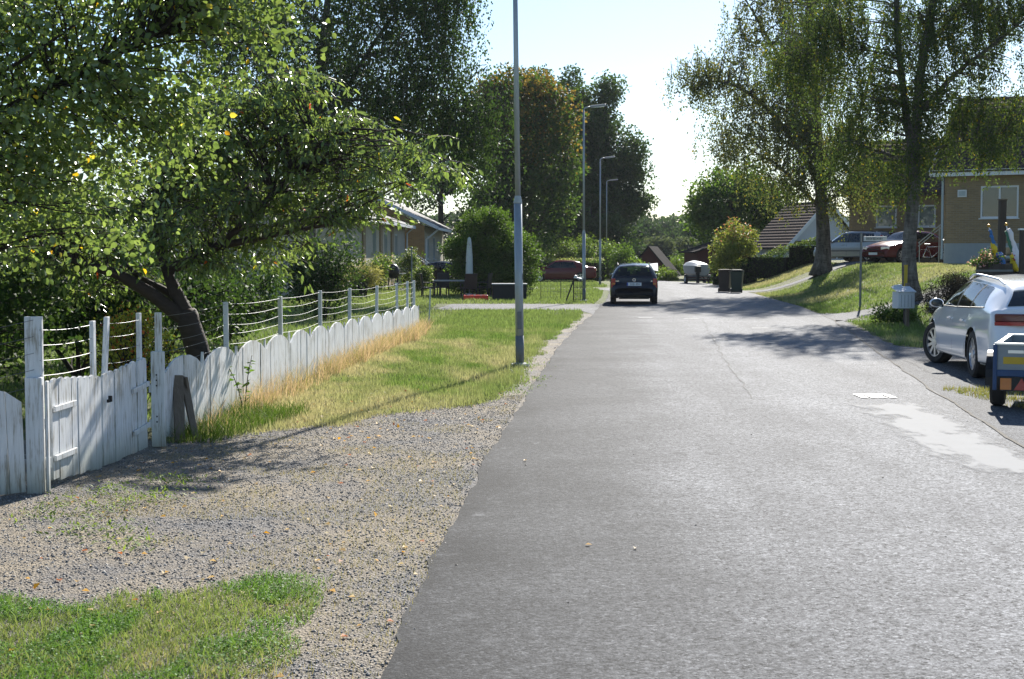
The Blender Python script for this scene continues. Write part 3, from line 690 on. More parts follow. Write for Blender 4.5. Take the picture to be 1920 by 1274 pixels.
# T2: cherry with spreading limbs behind the fence
cb = (-3.85, 17.6, 0)
tree('cherry_tree', 'spreading cherry tree with forked dark trunk and drooping pointed leaves behind the picket fence', 'tree', cb,
     [([cb, W(366, 640, 17.6), W(350, 590, 17.5)], .165, .13), ([W(352, 600, 17.5), W(300, 560, 17.4), W(230, 515, 17.2), W(150, 500, 17.0), W(60, 440, 16.8)], .105, .035),
      ([W(350, 592, 17.5), W(322, 540, 17.5), W(300, 470, 17.7), W(290, 380, 17.9), W(330, 250, 18.1)], .10, .03), ([W(356, 598, 17.5), W(330, 555, 17.5), W(255, 520, 17.9), W(180, 430, 18.5)], .07, .025),
      ([W(310, 505, 17.6), W(390, 485, 17.4), W(450, 430, 17.2), W(540, 330, 17.0), W(650, 230, 17.0), W(730, 250, 16.9)], .075, .008), ([W(420, 460, 17.3), W(520, 440, 17.0), W(640, 420, 17.0)], .05, .015)],
     [blob(330, 120, 700, 420, 17.4, 1.3), blob(520, 200, 880, 380, 17.0, .9), blob(280, 330, 600, 510, 17.2, 1.1), blob(520, 340, 760, 420, 16.9, .7), blob(-60, 280, 330, 560, 17.4, 1.3), blob(430, 130, 620, 260, 17.2, .7), blob(200, 200, 480, 480, 18.2, 1.0), blob(330, 130, 560, 330, 17.8, .9)],
     520, 40, .095, LIT, rc=.29, mode='spray', bark='bark_cherry', lmat='leaf_gloss', seed=8, aspect=.36, branch_r=.02, twig_r=.006, shell=2.0,
     extra_cols=((.55, .10, .02), (.60, .25, .02), (.50, .42, .03)), extra_p=.006)
# weeping birch far left
tree('weeping_birch', 'tall weeping birch with curtains of hanging twigs in front of the brick house', 'tree', (-8.2, 58, 0),
     [([(-8.2, 58, -.1), (-8.1, 58, 4), (-7.7, 58, 9), (-7.2, 58, 13), (-6.8, 58, 17)], .34, .06), ([(-8, 58, 5), (-6.8, 57.5, 8), (-5.2, 57, 10.5), (-3.8, 57, 12)], .16, .04), ([(-8, 58, 6), (-9.6, 58, 9), (-11, 58, 11)], .15, .04)],
     [blob(500, -250, 900, 200, 57, 3.2), blob(690, 20, 880, 270, 56.5, 2.0), blob(790, 60, 930, 280, 56, 1.6), blob(480, 50, 700, 270, 58, 2.4), blob(300, -200, 620, 200, 60, 3), blob(760, -250, 900, 60, 57, 2), blob(850, 120, 945, 300, 55.5, 1.2), blob(560, 100, 840, 280, 56, 2.2)],
     600, 165, .12, DEEP, rc=.45, mode='weep', strand=2.4, bark='bark_birch', lmat='leaf', seed=4, aspect=.7, branch_r=.10, twig_r=.016, shell=2.2, upbend=.1)
# autumn maple and the dark alders behind it
def maple_col(P, c, r):
    patch = fbm(P[:, 0] * .8 + P[:, 1] * .3, P[:, 2] * .8, 4); top = sstep(7.0, 14.5, P[:, 2] + (patch - .5) * 9 + (P[:, 0] - 2) * .15)
    k = r.random(len(P)) < top * .5; o = mixc((.15, .115, .028), (.24, .16, .04), r.random(len(P))); c[k] = o[k]; return c
tree('maple_tree', 'broad maple turning orange at its top, standing left of the tall dark alder', 'tree', (1.6, 108, 0),
     [([(1.6, 108, -.2), (1.5, 108, 4), (1.2, 108, 9), (1.0, 108, 14)], .42, .08), ([(1.5, 108, 3), (3.4, 107, 7), (4.2, 107, 10)], .2, .05), ([(1.5, 108, 3.4), (-.8, 107, 7), (-1.8, 107, 10)], .2, .05)],
     [blob(905, 140, 1050, 330, 107, 4.0), blob(870, 180, 1000, 420, 107, 4.0), blob(990, 190, 1085, 400, 106, 3.6), blob(940, 300, 1085, 440, 106, 3.5), blob(880, 330, 1000, 450, 107, 3), blob(910, 128, 1055, 210, 107, 3.0), blob(880, 150, 960, 260, 107, 2.5), blob(1030, 150, 1080, 260, 106.5, 2)],
     420, 85, .25, ((.042, .085, .018), (.08, .13, .03)), rc=.60, bark='bark_dark', lmat='leaf', seed=6, aspect=.8, branch_r=.12, twig_r=.02, shell=3.2, colfn=maple_col)
tree('alder_tree', 'tall dark alder with ragged top against the bright sky, right of the maple', 'tree', (9.4, 138, 0),
     [([(9.4, 138, -.2), (9.3, 138, 8), (9, 138, 14), (8.8, 138, 19)], .45, .08), ([(9.4, 138, 5), (11.5, 138, 9), (12.5, 138, 12)], .2, .05), ([(9.4, 138, 6), (6.5, 138, 12), (6.2, 138, 16)], .22, .05)],
     [blob(1085, 250, 1195, 440, 138, 4.5), blob(1110, 150, 1165, 300, 138, 3), blob(1050, 190, 1140, 330, 138, 3.5), blob(1060, 300, 1130, 450, 137, 4), blob(1072, 200, 1125, 330, 136, 3), blob(1068, 280, 1120, 420, 136, 3), blob(1150, 300, 1225, 400, 137, 3), blob(1165, 220, 1205, 320, 138, 2), blob(1130, 335, 1220, 430, 137, 3.5), blob(1140, 250, 1205, 350, 138, 3), blob(1070, 300, 1180, 470, 138, 4), blob(1120, 130, 1160, 200, 138, 2)],
     420, 110, .27, DEEP, rc=.75, lmat='leaf', seed=12, aspect=.75, branch_r=.14, twig_r=.025, shell=2.6)
tree('alder_tree', 'dark alder rising behind the orange-topped maple', 'tree', (4.6, 142, 0),
     [([(4.6, 142, -.2), (4.6, 142, 9), (4.8, 142, 13), (5.0, 142, 16)], .42, .08), ([(4.6, 142, 8), (2, 142, 13), (1.4, 142, 17)], .2, .05)],
     [blob(1045, 125, 1100, 240, 142, 2.5), blob(1060, 130, 1125, 260, 140, 2.5), blob(960, 115, 1030, 200, 142, 3), blob(1020, 180, 1110, 360, 142, 4), blob(1070, 190, 1118, 340, 141, 3), blob(940, 200, 1040, 400, 143, 4), blob(1000, 330, 1110, 460, 141, 4)],
     300, 110, .27, DEEP, rc=.75, lmat='leaf', seed=13, aspect=.75, branch_r=.14, twig_r=.025, shell=2.4)
tree('dark_tree', 'dark tree mass filling the gap behind the weeping birch and the house roof', 'tree', (-6, 122, 0),
     [([(-6, 122, -.2), (-6, 122, 6), (-5.5, 122, 13)], .4, .08)],
     [blob(790, 180, 900, 420, 122, 4), blob(700, 150, 850, 420, 124, 5), blob(860, 330, 960, 450, 120, 4), blob(560, 200, 720, 420, 126, 5)],
     170, 80, .32, DEEP, rc=.8, lmat='leaf', seed=14, aspect=.75, branch_r=.14, twig_r=.025)
tree('dark_tree', 'low dark trees in the deep shade under the alder behind the lilac bushes', 'tree', (7, 128, 0),
     [([(7, 128, -.2), (7, 128, 3), (7, 128, 6)], .3, .06)],
     [blob(1000, 380, 1130, 480, 128, 3), blob(1080, 390, 1190, 470, 128, 3), blob(920, 400, 1020, 480, 126, 3), blob(860, 420, 960, 490, 126, 3)],
     120, 80, .30, DEEP, rc=.7, lmat='leaf', seed=15, aspect=.75, branch_r=.1, twig_r=.025)

# right: two birches
bz = float(hz(14.6, 68)); b1 = (14.6, 68, bz)
tree('weeping_birch', 'weeping birch with thick grey flared trunk on the right lawn, farther of the two', 'tree', b1,
     [([(14.6, 68, bz - .1), (14.65, 68, bz + 2.2), (14.4, 68, 7), (14.0, 68, 12), (13.6, 68, 16)], .43, .08), ([(14.5, 68, 5), (12.6, 67.5, 8.0), (10.6, 67, 9.6), (9.2, 67, 9.9), (8.3, 67, 9.3)], .15, .03), ([(14.4, 68, 6.5), (13, 67.5, 10), (11.5, 67.5, 12.5), (10.6, 67.5, 14)], .15, .03), ([(14.6, 68, 5), (16.5, 68, 9), (17.4, 68, 13)], .16, .04), ([(14.5, 68, 4), (12.4, 67.5, 6), (10.8, 67.2, 6.8)], .11, .03)],
     [blob(1330, 120, 1560, 330, 67, 2.6), blob(1290, 70, 1420, 190, 67, 1.6), blob(1255, 90, 1340, 150, 67, .9), blob(1400, -120, 1600, 200, 67, 3), blob(1320, 200, 1440, 300, 66.5, 1.6), blob(1470, 180, 1650, 350, 67.5, 2.2), blob(1420, 40, 1560, 300, 66, 2), blob(1550, 290, 1670, 390, 66.5, 1.4), blob(1430, 300, 1560, 360, 66.5, 1.5), blob(1350, -20, 1440, 100, 67, 1.4)],
     560, 118, .105, OLIVE, rc=.45, mode='weep', strand=1.5, bark='bark_birch', lmat='leaf', seed=21, aspect=.7, branch_r=.09, twig_r=.016, shell=2.2, upbend=.12, extra_cols=((.30, .22, .02), (.22, .20, .02)), extra_p=.06)
bz = float(hz(11.7, 42)); b2 = (11.7, 42, bz)
tree('birch_tree', 'near birch with dark leaning trunk and open crown behind the letter box', 'tree', b2,
     [([(11.7, 42, bz - .1), W(1702, 470, 42), W(1712, 380, 42), W(1718, 280, 42), W(1722, 180, 42), W(1740, 60, 42), W(1762, -80, 42)], .24, .10), ([W(1712, 290, 42), W(1690, 160, 42.3), W(1680, 30, 42.5), W(1684, -120, 42.5)], .13, .07), ([W(1722, 210, 42), W(1800, 130, 41.6), W(1880, 70, 41.4), W(1960, 0, 41)], .09, .03), ([W(1720, 290, 42), W(1800, 265, 41.5), W(1880, 250, 41)], .05, .02), ([W(1712, 310, 42), W(1640, 280, 42.5), W(1560, 260, 43)], .06, .02), ([W(1735, 90, 42), W(1800, 20, 42), W(1850, -80, 42)], .07, .03)],
     [blob(1560, -150, 1920, 200, 42, 2.6), blob(1500, 60, 1720, 320, 42.5, 1.8), blob(1720, 100, 1960, 300, 41.5, 1.8), blob(1590, 220, 1780, 360, 42.2, 1.5), blob(1760, 180, 1960, 260, 41.2, .5), blob(1480, -100, 1640, 160, 42.5, 1.8), blob(1420, 20, 1560, 180, 43, 1.3), blob(1760, -120, 2000, 120, 41.5, 2), blob(1620, 100, 1800, 300, 42, 1.6)],
     680, 155, .064, BIRCH, rc=.32, mode='weep', strand=.95, bark='bark_birch', lmat='leaf', seed=23, aspect=.72, branch_r=.045, twig_r=.008, shell=1.7, upbend=.12, extra_cols=((.30, .24, .02), (.20, .20, .02)), extra_p=.04)
for bl in ():
    pass
tree('dark_tree', 'dense green tree beyond the clipped hedge, left of the white gabled house', 'tree', (17.2, 112, 0),
     [([(17.2, 112, -.2), (17.2, 112, 3.5), (17, 112, 8)], .35, .08)],
     [blob(1300, 305, 1400, 440, 112, 3.5), blob(1340, 300, 1460, 440, 112, 3.5), blob(1290, 370, 1360, 450, 111, 3), blob(1400, 330, 1500, 450, 113, 3.5)],
     190, 85, .27, GREEN, rc=.65, lmat='leaf', seed=31, aspect=.75, branch_r=.12, twig_r=.02, shell=2.6)

def bush(name, label, cat, base, blobs, nc, nl, leaf, cols, rc, seed, aspect=.6, lmat='leaf', mode='ball', stem_r=.04, group=None, **kw):
    b = np.array(base, float); Bs = np.array(blobs); r = np.random.default_rng(seed); st = []
    for q in Bs[:5]: st.append(([tuple(b), tuple(b * .4 + q[:3] * .6), tuple(q[:3])], stem_r, stem_r * .35))
    return tree(name, label, cat, base, st, blobs, nc, nl, leaf, cols, rc=rc, mode=mode, seed=seed, aspect=aspect, lmat=lmat, twig_r=min(.008, stem_r * .4), branch_r=stem_r * .6, sides=4, sides_t=6, zmin=.02, group=group, **kw)
# big rounded bush behind the patio
bush('shrub', 'huge rounded leafy bush behind the closed parasol', 'shrub', (-.9, 64, 0),
     [blob(845, 400, 985, 545, 64, 1.9), blob(830, 440, 930, 550, 64, 1.6), blob(920, 430, 1008, 545, 64, 1.6), blob(870, 388, 960, 450, 64, 1.3), blob(850, 480, 1000, 556, 63.5, 1.6)],
     330, 170, .10, GREEN, .26, 41, shell=4.5, aspect=.7)
for k, (x0, y0, x1, y1, d, c, lab) in enumerate([(1000, 440, 1075, 525, 104, LIGHT, 'light green lilac bush behind the dark red saloon, leftmost of the row'), (1060, 436, 1120, 525, 106, LIGHT, 'light green lilac bush in the row, behind the second street lamp'), (1105, 446, 1165, 525, 108, LIGHT, 'light green lilac bush in the row, behind the third street lamp'), (1150, 452, 1185, 530, 104, GREEN, 'lilac bush at the right end of the row, behind the dark blue estate car')]):
    c0 = W((x0 + x1) / 2, 478, d)
    bush('shrub', lab, 'shrub', (c0[0], d, 0), [blob(x0, y0, x1, y1, d, 1.6), blob(x0 + 8, y0 + 30, x1 - 5, y1 + 10, d - .5, 1.5), blob(x0, y0 + 8, x0 + 30, y1, d, 1.2)], 75, 80, .16, c, .36, 51 + k, shell=3.2, group='row of lilac bushes')
for k, (x0, y0, x1, y1, d, c, lab) in enumerate([(1165, 490, 1215, 535, 92, LIGHT, 'yellow green bush just over the roof of the dark blue estate car'), (1236, 505, 1262, 532, 100, LIGHT, 'low flowering bush at the road end beside the A-shaped red cabin'), (1250, 480, 1285, 525, 125, LIGHT, 'light bush between the two red cabins'), (1262, 470, 1292, 520, 140, GREEN, 'taller young tree between the two red cabins')]):
    c0 = W((x0 + x1) / 2, 478, d)
    bush('shrub', lab, 'shrub', (c0[0], d, 0), [blob(x0, y0, x1, y1, d, 1.3), blob(x0, y0 + 10, x1, y1 + 8, d, 1.2)], 45, 60, .17, c, .32, 61 + k, shell=2.8)
# pale shrub with reddish tips at the hedge end
def tip_col(P, c, r):
    k = r.random(len(P)) < .22 * sstep(2.2, 3.6, P[:, 2]); c[k] = (.42, .20, .12); return c
bush('shrub', 'pale yellow green shrub with reddish tips at the road end of the dark hedge', 'shrub', (12.9, 84, .05), [blob(1336, 450, 1376, 520, 83, 1.2), blob(1345, 428, 1366, 475, 84, .7), blob(1362, 408, 1384, 475, 84, .8), blob(1382, 420, 1402, 475, 84, .7), blob(1398, 436, 1418, 480, 84, .7), blob(1350, 445, 1412, 490, 83.5, 1.1)], 120, 70, .13, ((.16, .22, .04), (.26, .28, .07)), .28, 71, shell=2.6, colfn=tip_col)

# clipped hedges: dense shell of leaves
def hedge(label, pts, h, w, leaf, cols, seed, dens=170, top_col=None):
    r = np.random.default_rng(seed); P = np.array(pts, float); seg = np.hypot(*np.diff(P[:, :2], axis=0).T); cum = np.concatenate([[0], np.cumsum(seg)]); L = cum[-1]
    n = int(L * (2 * h + w) * dens); s = r.uniform(0, L, n); f = r.uniform(0, 2 * h + w, n)
    xy = np.stack([np.interp(s, cum, P[:, 0]), np.interp(s, cum, P[:, 1])], 1); zb = np.interp(s, cum, P[:, 2])
    k = np.clip(np.searchsorted(cum, s) - 1, 0, len(seg) - 1); t = np.diff(P[:, :2], axis=0)[k] / seg[k][:, None]; nr = np.stack([t[:, 1], -t[:, 0]], 1)
    side = np.where(f < h, w / 2, np.where(f < h + w, w / 2 - (f - h), -w / 2)); z = np.where(f < h, f, np.where(f < h + w, h, 2 * h + w - f))
    bump = (fbm(s * 1.1, z * 1.3 + side * 2, seed) - .5) * .38
    dep = r.random(n) ** 2 * .22
    out = np.where(np.abs(side) >= w / 2 - 1e-6, 1.0, 0)
    off = side + np.sign(side) * out * (bump - dep); zz = z + (1 - out) * (bump - dep)
    pts3 = np.column_stack([xy + nr * off[:, None], zb + zz]) + r.normal(size=(n, 3)) * .03
    b0 = np.array([P[0][0], P[0][1], P[0][2]])
    V, Fq = leaf_cloud(pts3 - b0, rnd_dir(r, n) + np.array([0, 0, .2]), np.column_stack([nr * np.sign(side)[:, None] * out[:, None], 1 - out * .6]) + rnd_dir(r, n) * .8, leaf * r.uniform(.6, 1.3, n), .65)
    c = mixc(cols[0], cols[1], r.random(n)) * r.uniform(.8, 1.2, n)[:, None]
    if top_col is not None:
        kk = (zz > h - .08); c[kk] = mixc(top_col, cols[1], r.random(kk.sum()))
    root = thing('hedge', label, 'hedge', b0)
    mesh_np('leaves', V, Fq, M['leaf'], root, col=np.repeat(c, 4, 0))
    mb = MB()
    for a, b in zip(P[:-1], P[1:]):
        d = b - a; l = math.hypot(d[0], d[1]); c0 = (a + b) / 2 - b0
        mb.box((c0[0], c0[1], c0[2] + h / 2 - .12), (l, max(.1, w - .34), h - .26), rz=math.atan2(d[1], d[0]))
    mb.build('inner_twigs', M['hedge_core'], root)
    return root
M['hedge_core'] = mat_simple('hedge inside', (.012, .014, .008), 1.0, var=.5, scale=9)
hz_ = lambda x, y: float(hz(x, y))
hedge('tall dark clipped hedge along the right lawn, from the road to the grey trunk', [(12.3, 86, hz_(12.3, 86) - .05), (13.8, 83, hz_(13.8, 83) - .05), (15.6, 81, hz_(15.6, 81) - .05), (17.2, 80.5, hz_(17.2, 80.5) - .05)], 1.45, 1.1, .11, DEEP, 81, 200, top_col=(.15, .2, .05))
hedge('low clipped hedge with pale top behind the dark red saloon', [(1.2, 99.5, 0), (4.0, 99.5, 0), (6.4, 99.5, 0)], 1.5, 1.0, .12, GREEN, 82, 150, top_col=(.34, .36, .16))
# shady understorey behind the fence
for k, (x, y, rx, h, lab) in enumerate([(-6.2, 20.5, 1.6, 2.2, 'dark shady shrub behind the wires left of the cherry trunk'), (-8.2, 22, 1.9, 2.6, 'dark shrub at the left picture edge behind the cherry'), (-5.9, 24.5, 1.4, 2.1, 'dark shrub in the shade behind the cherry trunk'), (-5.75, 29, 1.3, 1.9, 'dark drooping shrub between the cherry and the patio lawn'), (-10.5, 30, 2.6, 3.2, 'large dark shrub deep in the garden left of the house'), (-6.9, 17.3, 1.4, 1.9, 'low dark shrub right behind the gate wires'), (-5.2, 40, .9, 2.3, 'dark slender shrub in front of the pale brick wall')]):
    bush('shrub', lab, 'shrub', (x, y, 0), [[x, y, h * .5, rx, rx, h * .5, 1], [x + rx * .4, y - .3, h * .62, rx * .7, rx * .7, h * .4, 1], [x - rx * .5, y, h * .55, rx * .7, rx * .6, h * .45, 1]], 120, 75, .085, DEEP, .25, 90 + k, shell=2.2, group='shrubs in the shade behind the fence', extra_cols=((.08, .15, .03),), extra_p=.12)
# small plants
bc = W(250, 640, 14.9)
def berry(P, c, r):
    k = r.random(len(P)); c[k < .5] = (.42, .38, .05); c[k < .10] = (.50, .12, .03); return c
bush('shrub', 'small yellow green bush with red berries behind the right gate leaf', 'shrub', (bc[0], bc[1], 0), [blob(170, 590, 320, 730, 14.9, .45), blob(200, 575, 290, 640, 14.9, .3)], 90, 42, .04, ((.18, .22, .03), (.35, .34, .05)), .10, 101, stem_r=.014, colfn=berry, lmat='leaf')
pc = np.array([-3.03, 16.3, 0]); 
def stem_plant(label, base, h, n, leaf, cols, seed, sway=.1, cat='plant', name='leafy_plant', flowers=None):
    r = np.random.default_rng(seed); root = thing(name, label, cat, base); mb = MB(); P = []; 
    for k in range(n):
        hh = h * r.uniform(.7, 1); a = r.normal(size=2) * sway; b = r.normal(size=2) * .04 * n ** .5
        q = [np.array([b[0] + a[0] * t * t, b[1] + a[1] * t * t, hh * t]) for t in np.linspace(0, 1, 6)]; mb.tube(q, np.linspace(.008, .003, 6), 5, cap=False)
        m = int(hh * 34); t = r.uniform(.12, 1, m); P.append(np.stack([np.interp(t, np.linspace(0, 1, 6), np.array(q)[:, i]) for i in range(3)], 1))
    P = np.concatenate(P); m = len(P); D = rnd_dir(r, m) * [1, 1, .4] + np.array([0, 0, .1]); V, Fq = leaf_cloud(P, D, rnd_dir(r, m) * .6 + np.array([0, 0, 1.0]), leaf * r.uniform(.5, 1.2, m), .7)
    mb.build('stem', M['bark_dark'], root); mesh_np('leaves', V, Fq, M['leaf'], root, col=np.repeat(mixc(cols[0], cols[1], r.random(m)), 4, 0))
    return root
stem_plant('young broad-leaved sapling growing up the white fence beside a wire post', (-3.0, 16.15, 0), .95, 2, .085, ((.06, .13, .02), (.12, .22, .03)), 3)
# far wood: separate trees in front of one mass
FW = ((.03, .062, .03), (.055, .09, .042)); FB = ((.06, .085, .055), (.10, .125, .085))
far = [(1192, 432, 38, 205, 1, 'far-off spruce-like tree at the left end of the wood, right of the alder'), (1216, 412, 46, 235, 0, 'tall far tree at the middle of the wood beyond the A-shaped cabin'), (1244, 410, 40, 260, 0, 'far tree with rounded top, tallest against the white sky'), (1268, 424, 40, 240, 0, 'far tree right of the tallest one in the wood'), (1290, 420, 36, 225, 1, 'far conifer beside the red cabin roof'), (1312, 400, 44, 215, 0, 'far tree above the boat and its cabin'), (1234, 450, 30, 175, 2, 'grey green willow in front of the far wood'), (1284, 455, 34, 180, 2, 'silvery bush-like tree in front of the far wood, near the cabins'), (1178, 462, 26, 170, 0, 'smaller far tree peeping out beside the lilac row')]
for k, (px, top, w, d, kind, lab) in enumerate(far):
    c0 = W(px, 478, d); zt = W(px, top, d)[2]; hw = w / 2 * d / F * 1.25
    bl = [[c0[0], d, zt * .55, hw, hw, zt * .45, 1], [c0[0], d, zt * .8, hw * .6, hw * .6, zt * .2, 1], [c0[0] + hw * .3, d, zt * .35, hw, hw, zt * .33, 1]]
    tree('far_tree', lab, 'tree', (c0[0], d, 0), [([(c0[0], d, -.2), (c0[0], d, zt * .9)], .25, .05)], bl, 70, 60, .42, FB if kind == 2 else FW, rc=.85, lmat='leaf_far', seed=120 + k, aspect=.7, branches=False, group='trees of the far wood', shell=2.6)
def wood(label, x0, x1, y, h, seed, n):
    r = np.random.default_rng(seed); X = r.uniform(x0, x1, n); top = h * (.75 + .5 * fbm(X * .09, X * 0, seed)); Z = top * r.random(n) ** .6; Yy = y + r.uniform(-6, 6, n) + fbm(X * .2, Z * .3, 3) * 6
    P = np.stack([X, Yy, Z], 1); V, Fq = leaf_cloud(P, rnd_dir(r, n), rnd_dir(r, n), .75 * r.uniform(.6, 1.4, n), .75)
    c = mixc(FW[0], FW[1], fbm(X * .4, Z * .4, seed + 2)) * r.uniform(.7, 1.2, n)[:, None]
    o = mesh_np('woodland', V, Fq, M['leaf_far'], col=np.repeat(c, 4, 0)); props(o, label, 'woodland', kind='stuff')
wood('solid wall of distant woodland closing the view at the road end', -80, 130, 300, 10.5, 7, 45000)
# ------------------------------------------------------------------ grass, weeds, fallen leaves
def blades(name, P, h, w, col, lean=.35, mat='grass', seed=0, seg2=False, label=None, cat='grass'):
    r = np.random.default_rng(seed); n = len(P); az = r.uniform(0, 2 * np.pi, n); ld = r.uniform(0, 2 * np.pi, n); L = lean * r.random(n)
    s = np.stack([np.cos(az), np.sin(az), az * 0], 1) * (w * .5)[:, None]; up = np.stack([np.cos(ld) * L, np.sin(ld) * L, np.sqrt(np.maximum(.05, 1 - L * L))], 1)
    if seg2:
        mid = P + up * (h * .55)[:, None]; tip = mid + (up + np.stack([np.cos(ld), np.sin(ld), az * 0 - .15], 1) * .5) * (h * .45)[:, None]
        V = np.stack([P - s, P + s, mid + s * .7, mid - s * .7, tip], 1).reshape(-1, 3); k = np.arange(n) * 5
        Fq = [np.stack([k, k + 1, k + 2, k + 3], 1), np.stack([k + 3, k + 2, k + 4], 1)]; nv = 5
    else:
        V = np.stack([P - s, P + s, P + up * h[:, None]], 1).reshape(-1, 3); k = np.arange(n) * 3; Fq = np.stack([k, k + 1, k + 2], 1); nv = 3
    o = mesh_np(name, V, Fq, M[mat], col=np.repeat(col, nv, 0)); props(o, label, cat, kind='stuff'); return o
def scatter(n, x0, x1, y0, y1, keep, seed, ybias=1.0):
    r = np.random.default_rng(seed); x = r.uniform(x0, x1, n); y = y0 + (y1 - y0) * r.random(n) ** ybias
    k = keep(x, y); x, y = x[k], y[k]; return np.stack([x, y, hz(x, y)], 1), r
PXR = lambda y: np.interp(y, PX[:, 0], PX[:, 1])
def lane(x, y): return (y > 38.9 + (x > 9.7) * 1.4) & (y < 43.5) & (x > 8.6)
# verge between fence and road
rv = np.random.default_rng(77)
kv = lambda x, y: (x > FN(y) - .15) & (x < xl(y) - .22 - (fbm(y * 1.3, y * 0, 51) - .5) * .5 - .35 * rv.random(len(x)) ** 2) & (y > g_hi(np.clip(x, -7, .6)) - .25 + 1.1 * rv.random(len(x)) ** 2.2) & ~((x > -2.6) & (y > 46.3) & (y < 52.3)) & ~((x > 1) & (y > 43 - (x - 1.) * .9) & (y < 47))
P, r = scatter(330000, -3.8, 3.0, 13.4, 46.4, kv, 1, 1.5)
h = (.03 + .045 * r.random(len(P)) + .06 * (r.random(len(P)) < .06)) * (1 + .7 * np.exp(-((P[:, 0] - xl(P[:, 1]) + .55) / .3) ** 2)); c = lawn_col(P[:, 0], P[:, 1]) * r.uniform(.7, 1.45, len(P))[:, None]
blades('verge_grass', P, h, .008 + .0002 * P[:, 1], c, .75, seed=2, label='mown yellow green grass of the verge between fence and road')
kv2 = lambda x, y: (x < xl(y) - .3) & ((x < FN(y) - .1) | (y > 34)) & ~((x > -2.7) & (y > 46.3) & (y < 52.6)) & ~((y > 75.2) & (y < 77.6)) & ~((x > 2.2) & (y > 41) & (y < 53)) & ~((x > 4.4) & (y > 70) & (y < 80))
P, r = scatter(170000, -16, 5.5, 15, 98, kv2, 3, 1.2)
h = .07 + .07 * r.random(len(P)); c = lawn_col(P[:, 0], P[:, 1]) * r.uniform(.75, 1.4, len(P))[:, None]
blades('garden_grass', P, h, .014 + .0005 * P[:, 1], c, .7, seed=4, label='bright green grass of the left garden lawn')
kr = lambda x, y: (x > np.where(y < 40, PXR(y), xj(y)) + .08) & ~lane(x, y) & ((y > 27) | (x > 13)) & ~((y > 66.5) & (y < 73) & (x < 17)) & ~((y > 64) & (x > 16.5))
P, r = scatter(210000, 7.4, 24, 24, 92, kr, 5, 1.25)
h = .06 + .06 * r.random(len(P)); c = lawn_col(P[:, 0], P[:, 1]) * r.uniform(.75, 1.4, len(P))[:, None]
blades('lawn_grass', P, h, .012 + .0004 * P[:, 1], c, .7, seed=6, label='sloping lawn grass on the right with dry yellow patches')
# grass strip in front of trailer
kt = lambda x, y: (x > 5.9 + (16.5 - y) * .05 + (fbm(x * 3, y * 3, 4) - .5) * .4) & (x < 7.6 + (fbm(x * 2, y * 2, 6) - .5) * .8) & (fbm(x * 2.2, y * 2.2, 15) > .42)
P, r = scatter(9000, 5.7, 8.5, 15.6, 19.2, kt, 15)
blades('weed_strip', P, .05 + .05 * r.random(len(P)), np.full(len(P), .012), mixc((.16, .20, .04), (.33, .28, .10), r.random(len(P))), .8, seed=16, label='thin grass growing through the asphalt under the trailer')
# foreground patch: grass plus clover leaves
rk = np.random.default_rng(44)
kf = lambda x, y: (y < g_lo(np.clip(x, -7, .6)) + .25 * (fbm(x * 4, y * 4, 8) - .2) - .45 * rk.random(len(x)) ** 2.5) & (x < -.62 - (fbm(x * 2.5, y * 2.5, 18) - .3) * .9 - .75 * rk.random(len(x)) ** 1.6)
P, r = scatter(95000, -3.4, -.5, 5.2, 8.3, kf, 7)
dr = sstep(.48, .66, fbm(P[:, 0] * 3.0, P[:, 1] * 2.2, 61)) * .42 + .5 * sstep(-1.25, -.8, P[:, 0]) + .5 * sstep(6.7, 6.0, P[:, 1]) * (fbm(P[:, 0] * 4, P[:, 1] * 3, 62) > .45); k = r.random(len(P)) > dr * .3; P, dr = P[k], dr[k]
c = mixc(mixc((.10, .20, .03), (.18, .30, .06), r.random(len(P))), (.40, .34, .17), np.clip(dr * r.uniform(.3, 1.3, len(P)), 0, 1))
blades('foreground_grass', P, .02 + .03 * r.random(len(P)) + .06 * (r.random(len(P)) < .12) * r.random(len(P)), .004 + .003 * r.random(len(P)), c, .85, seed=8, seg2=True, label='fresh short grass in the lower left corner')
P, r = scatter(42000, -3.4, -.6, 5.4, 8.0, kf, 9)
k = (fbm(P[:, 0] * 3.0, P[:, 1] * 2.2, 61) < .56) & (r.random(len(P)) > .6 * sstep(6.7, 6.0, P[:, 1])); P = P[k]; n_ = len(P); P[:, 2] += r.uniform(.01, .04, n_)
D = rnd_dir(r, n_) * [1, 1, .25]; V, Fq = leaf_cloud(P, D, rnd_dir(r, n_) * .45 + np.array([0, 0, 1.0]), r.uniform(.009, .019, n_), .95, .1)
props(mesh_np('clover', V, Fq, M['grass'], col=np.repeat(mixc((.08, .19, .03), (.16, .32, .06), r.random(n_)), 4, 0)), 'clover leaves mixed into the grass in the lower left corner', 'clover', kind='stuff')
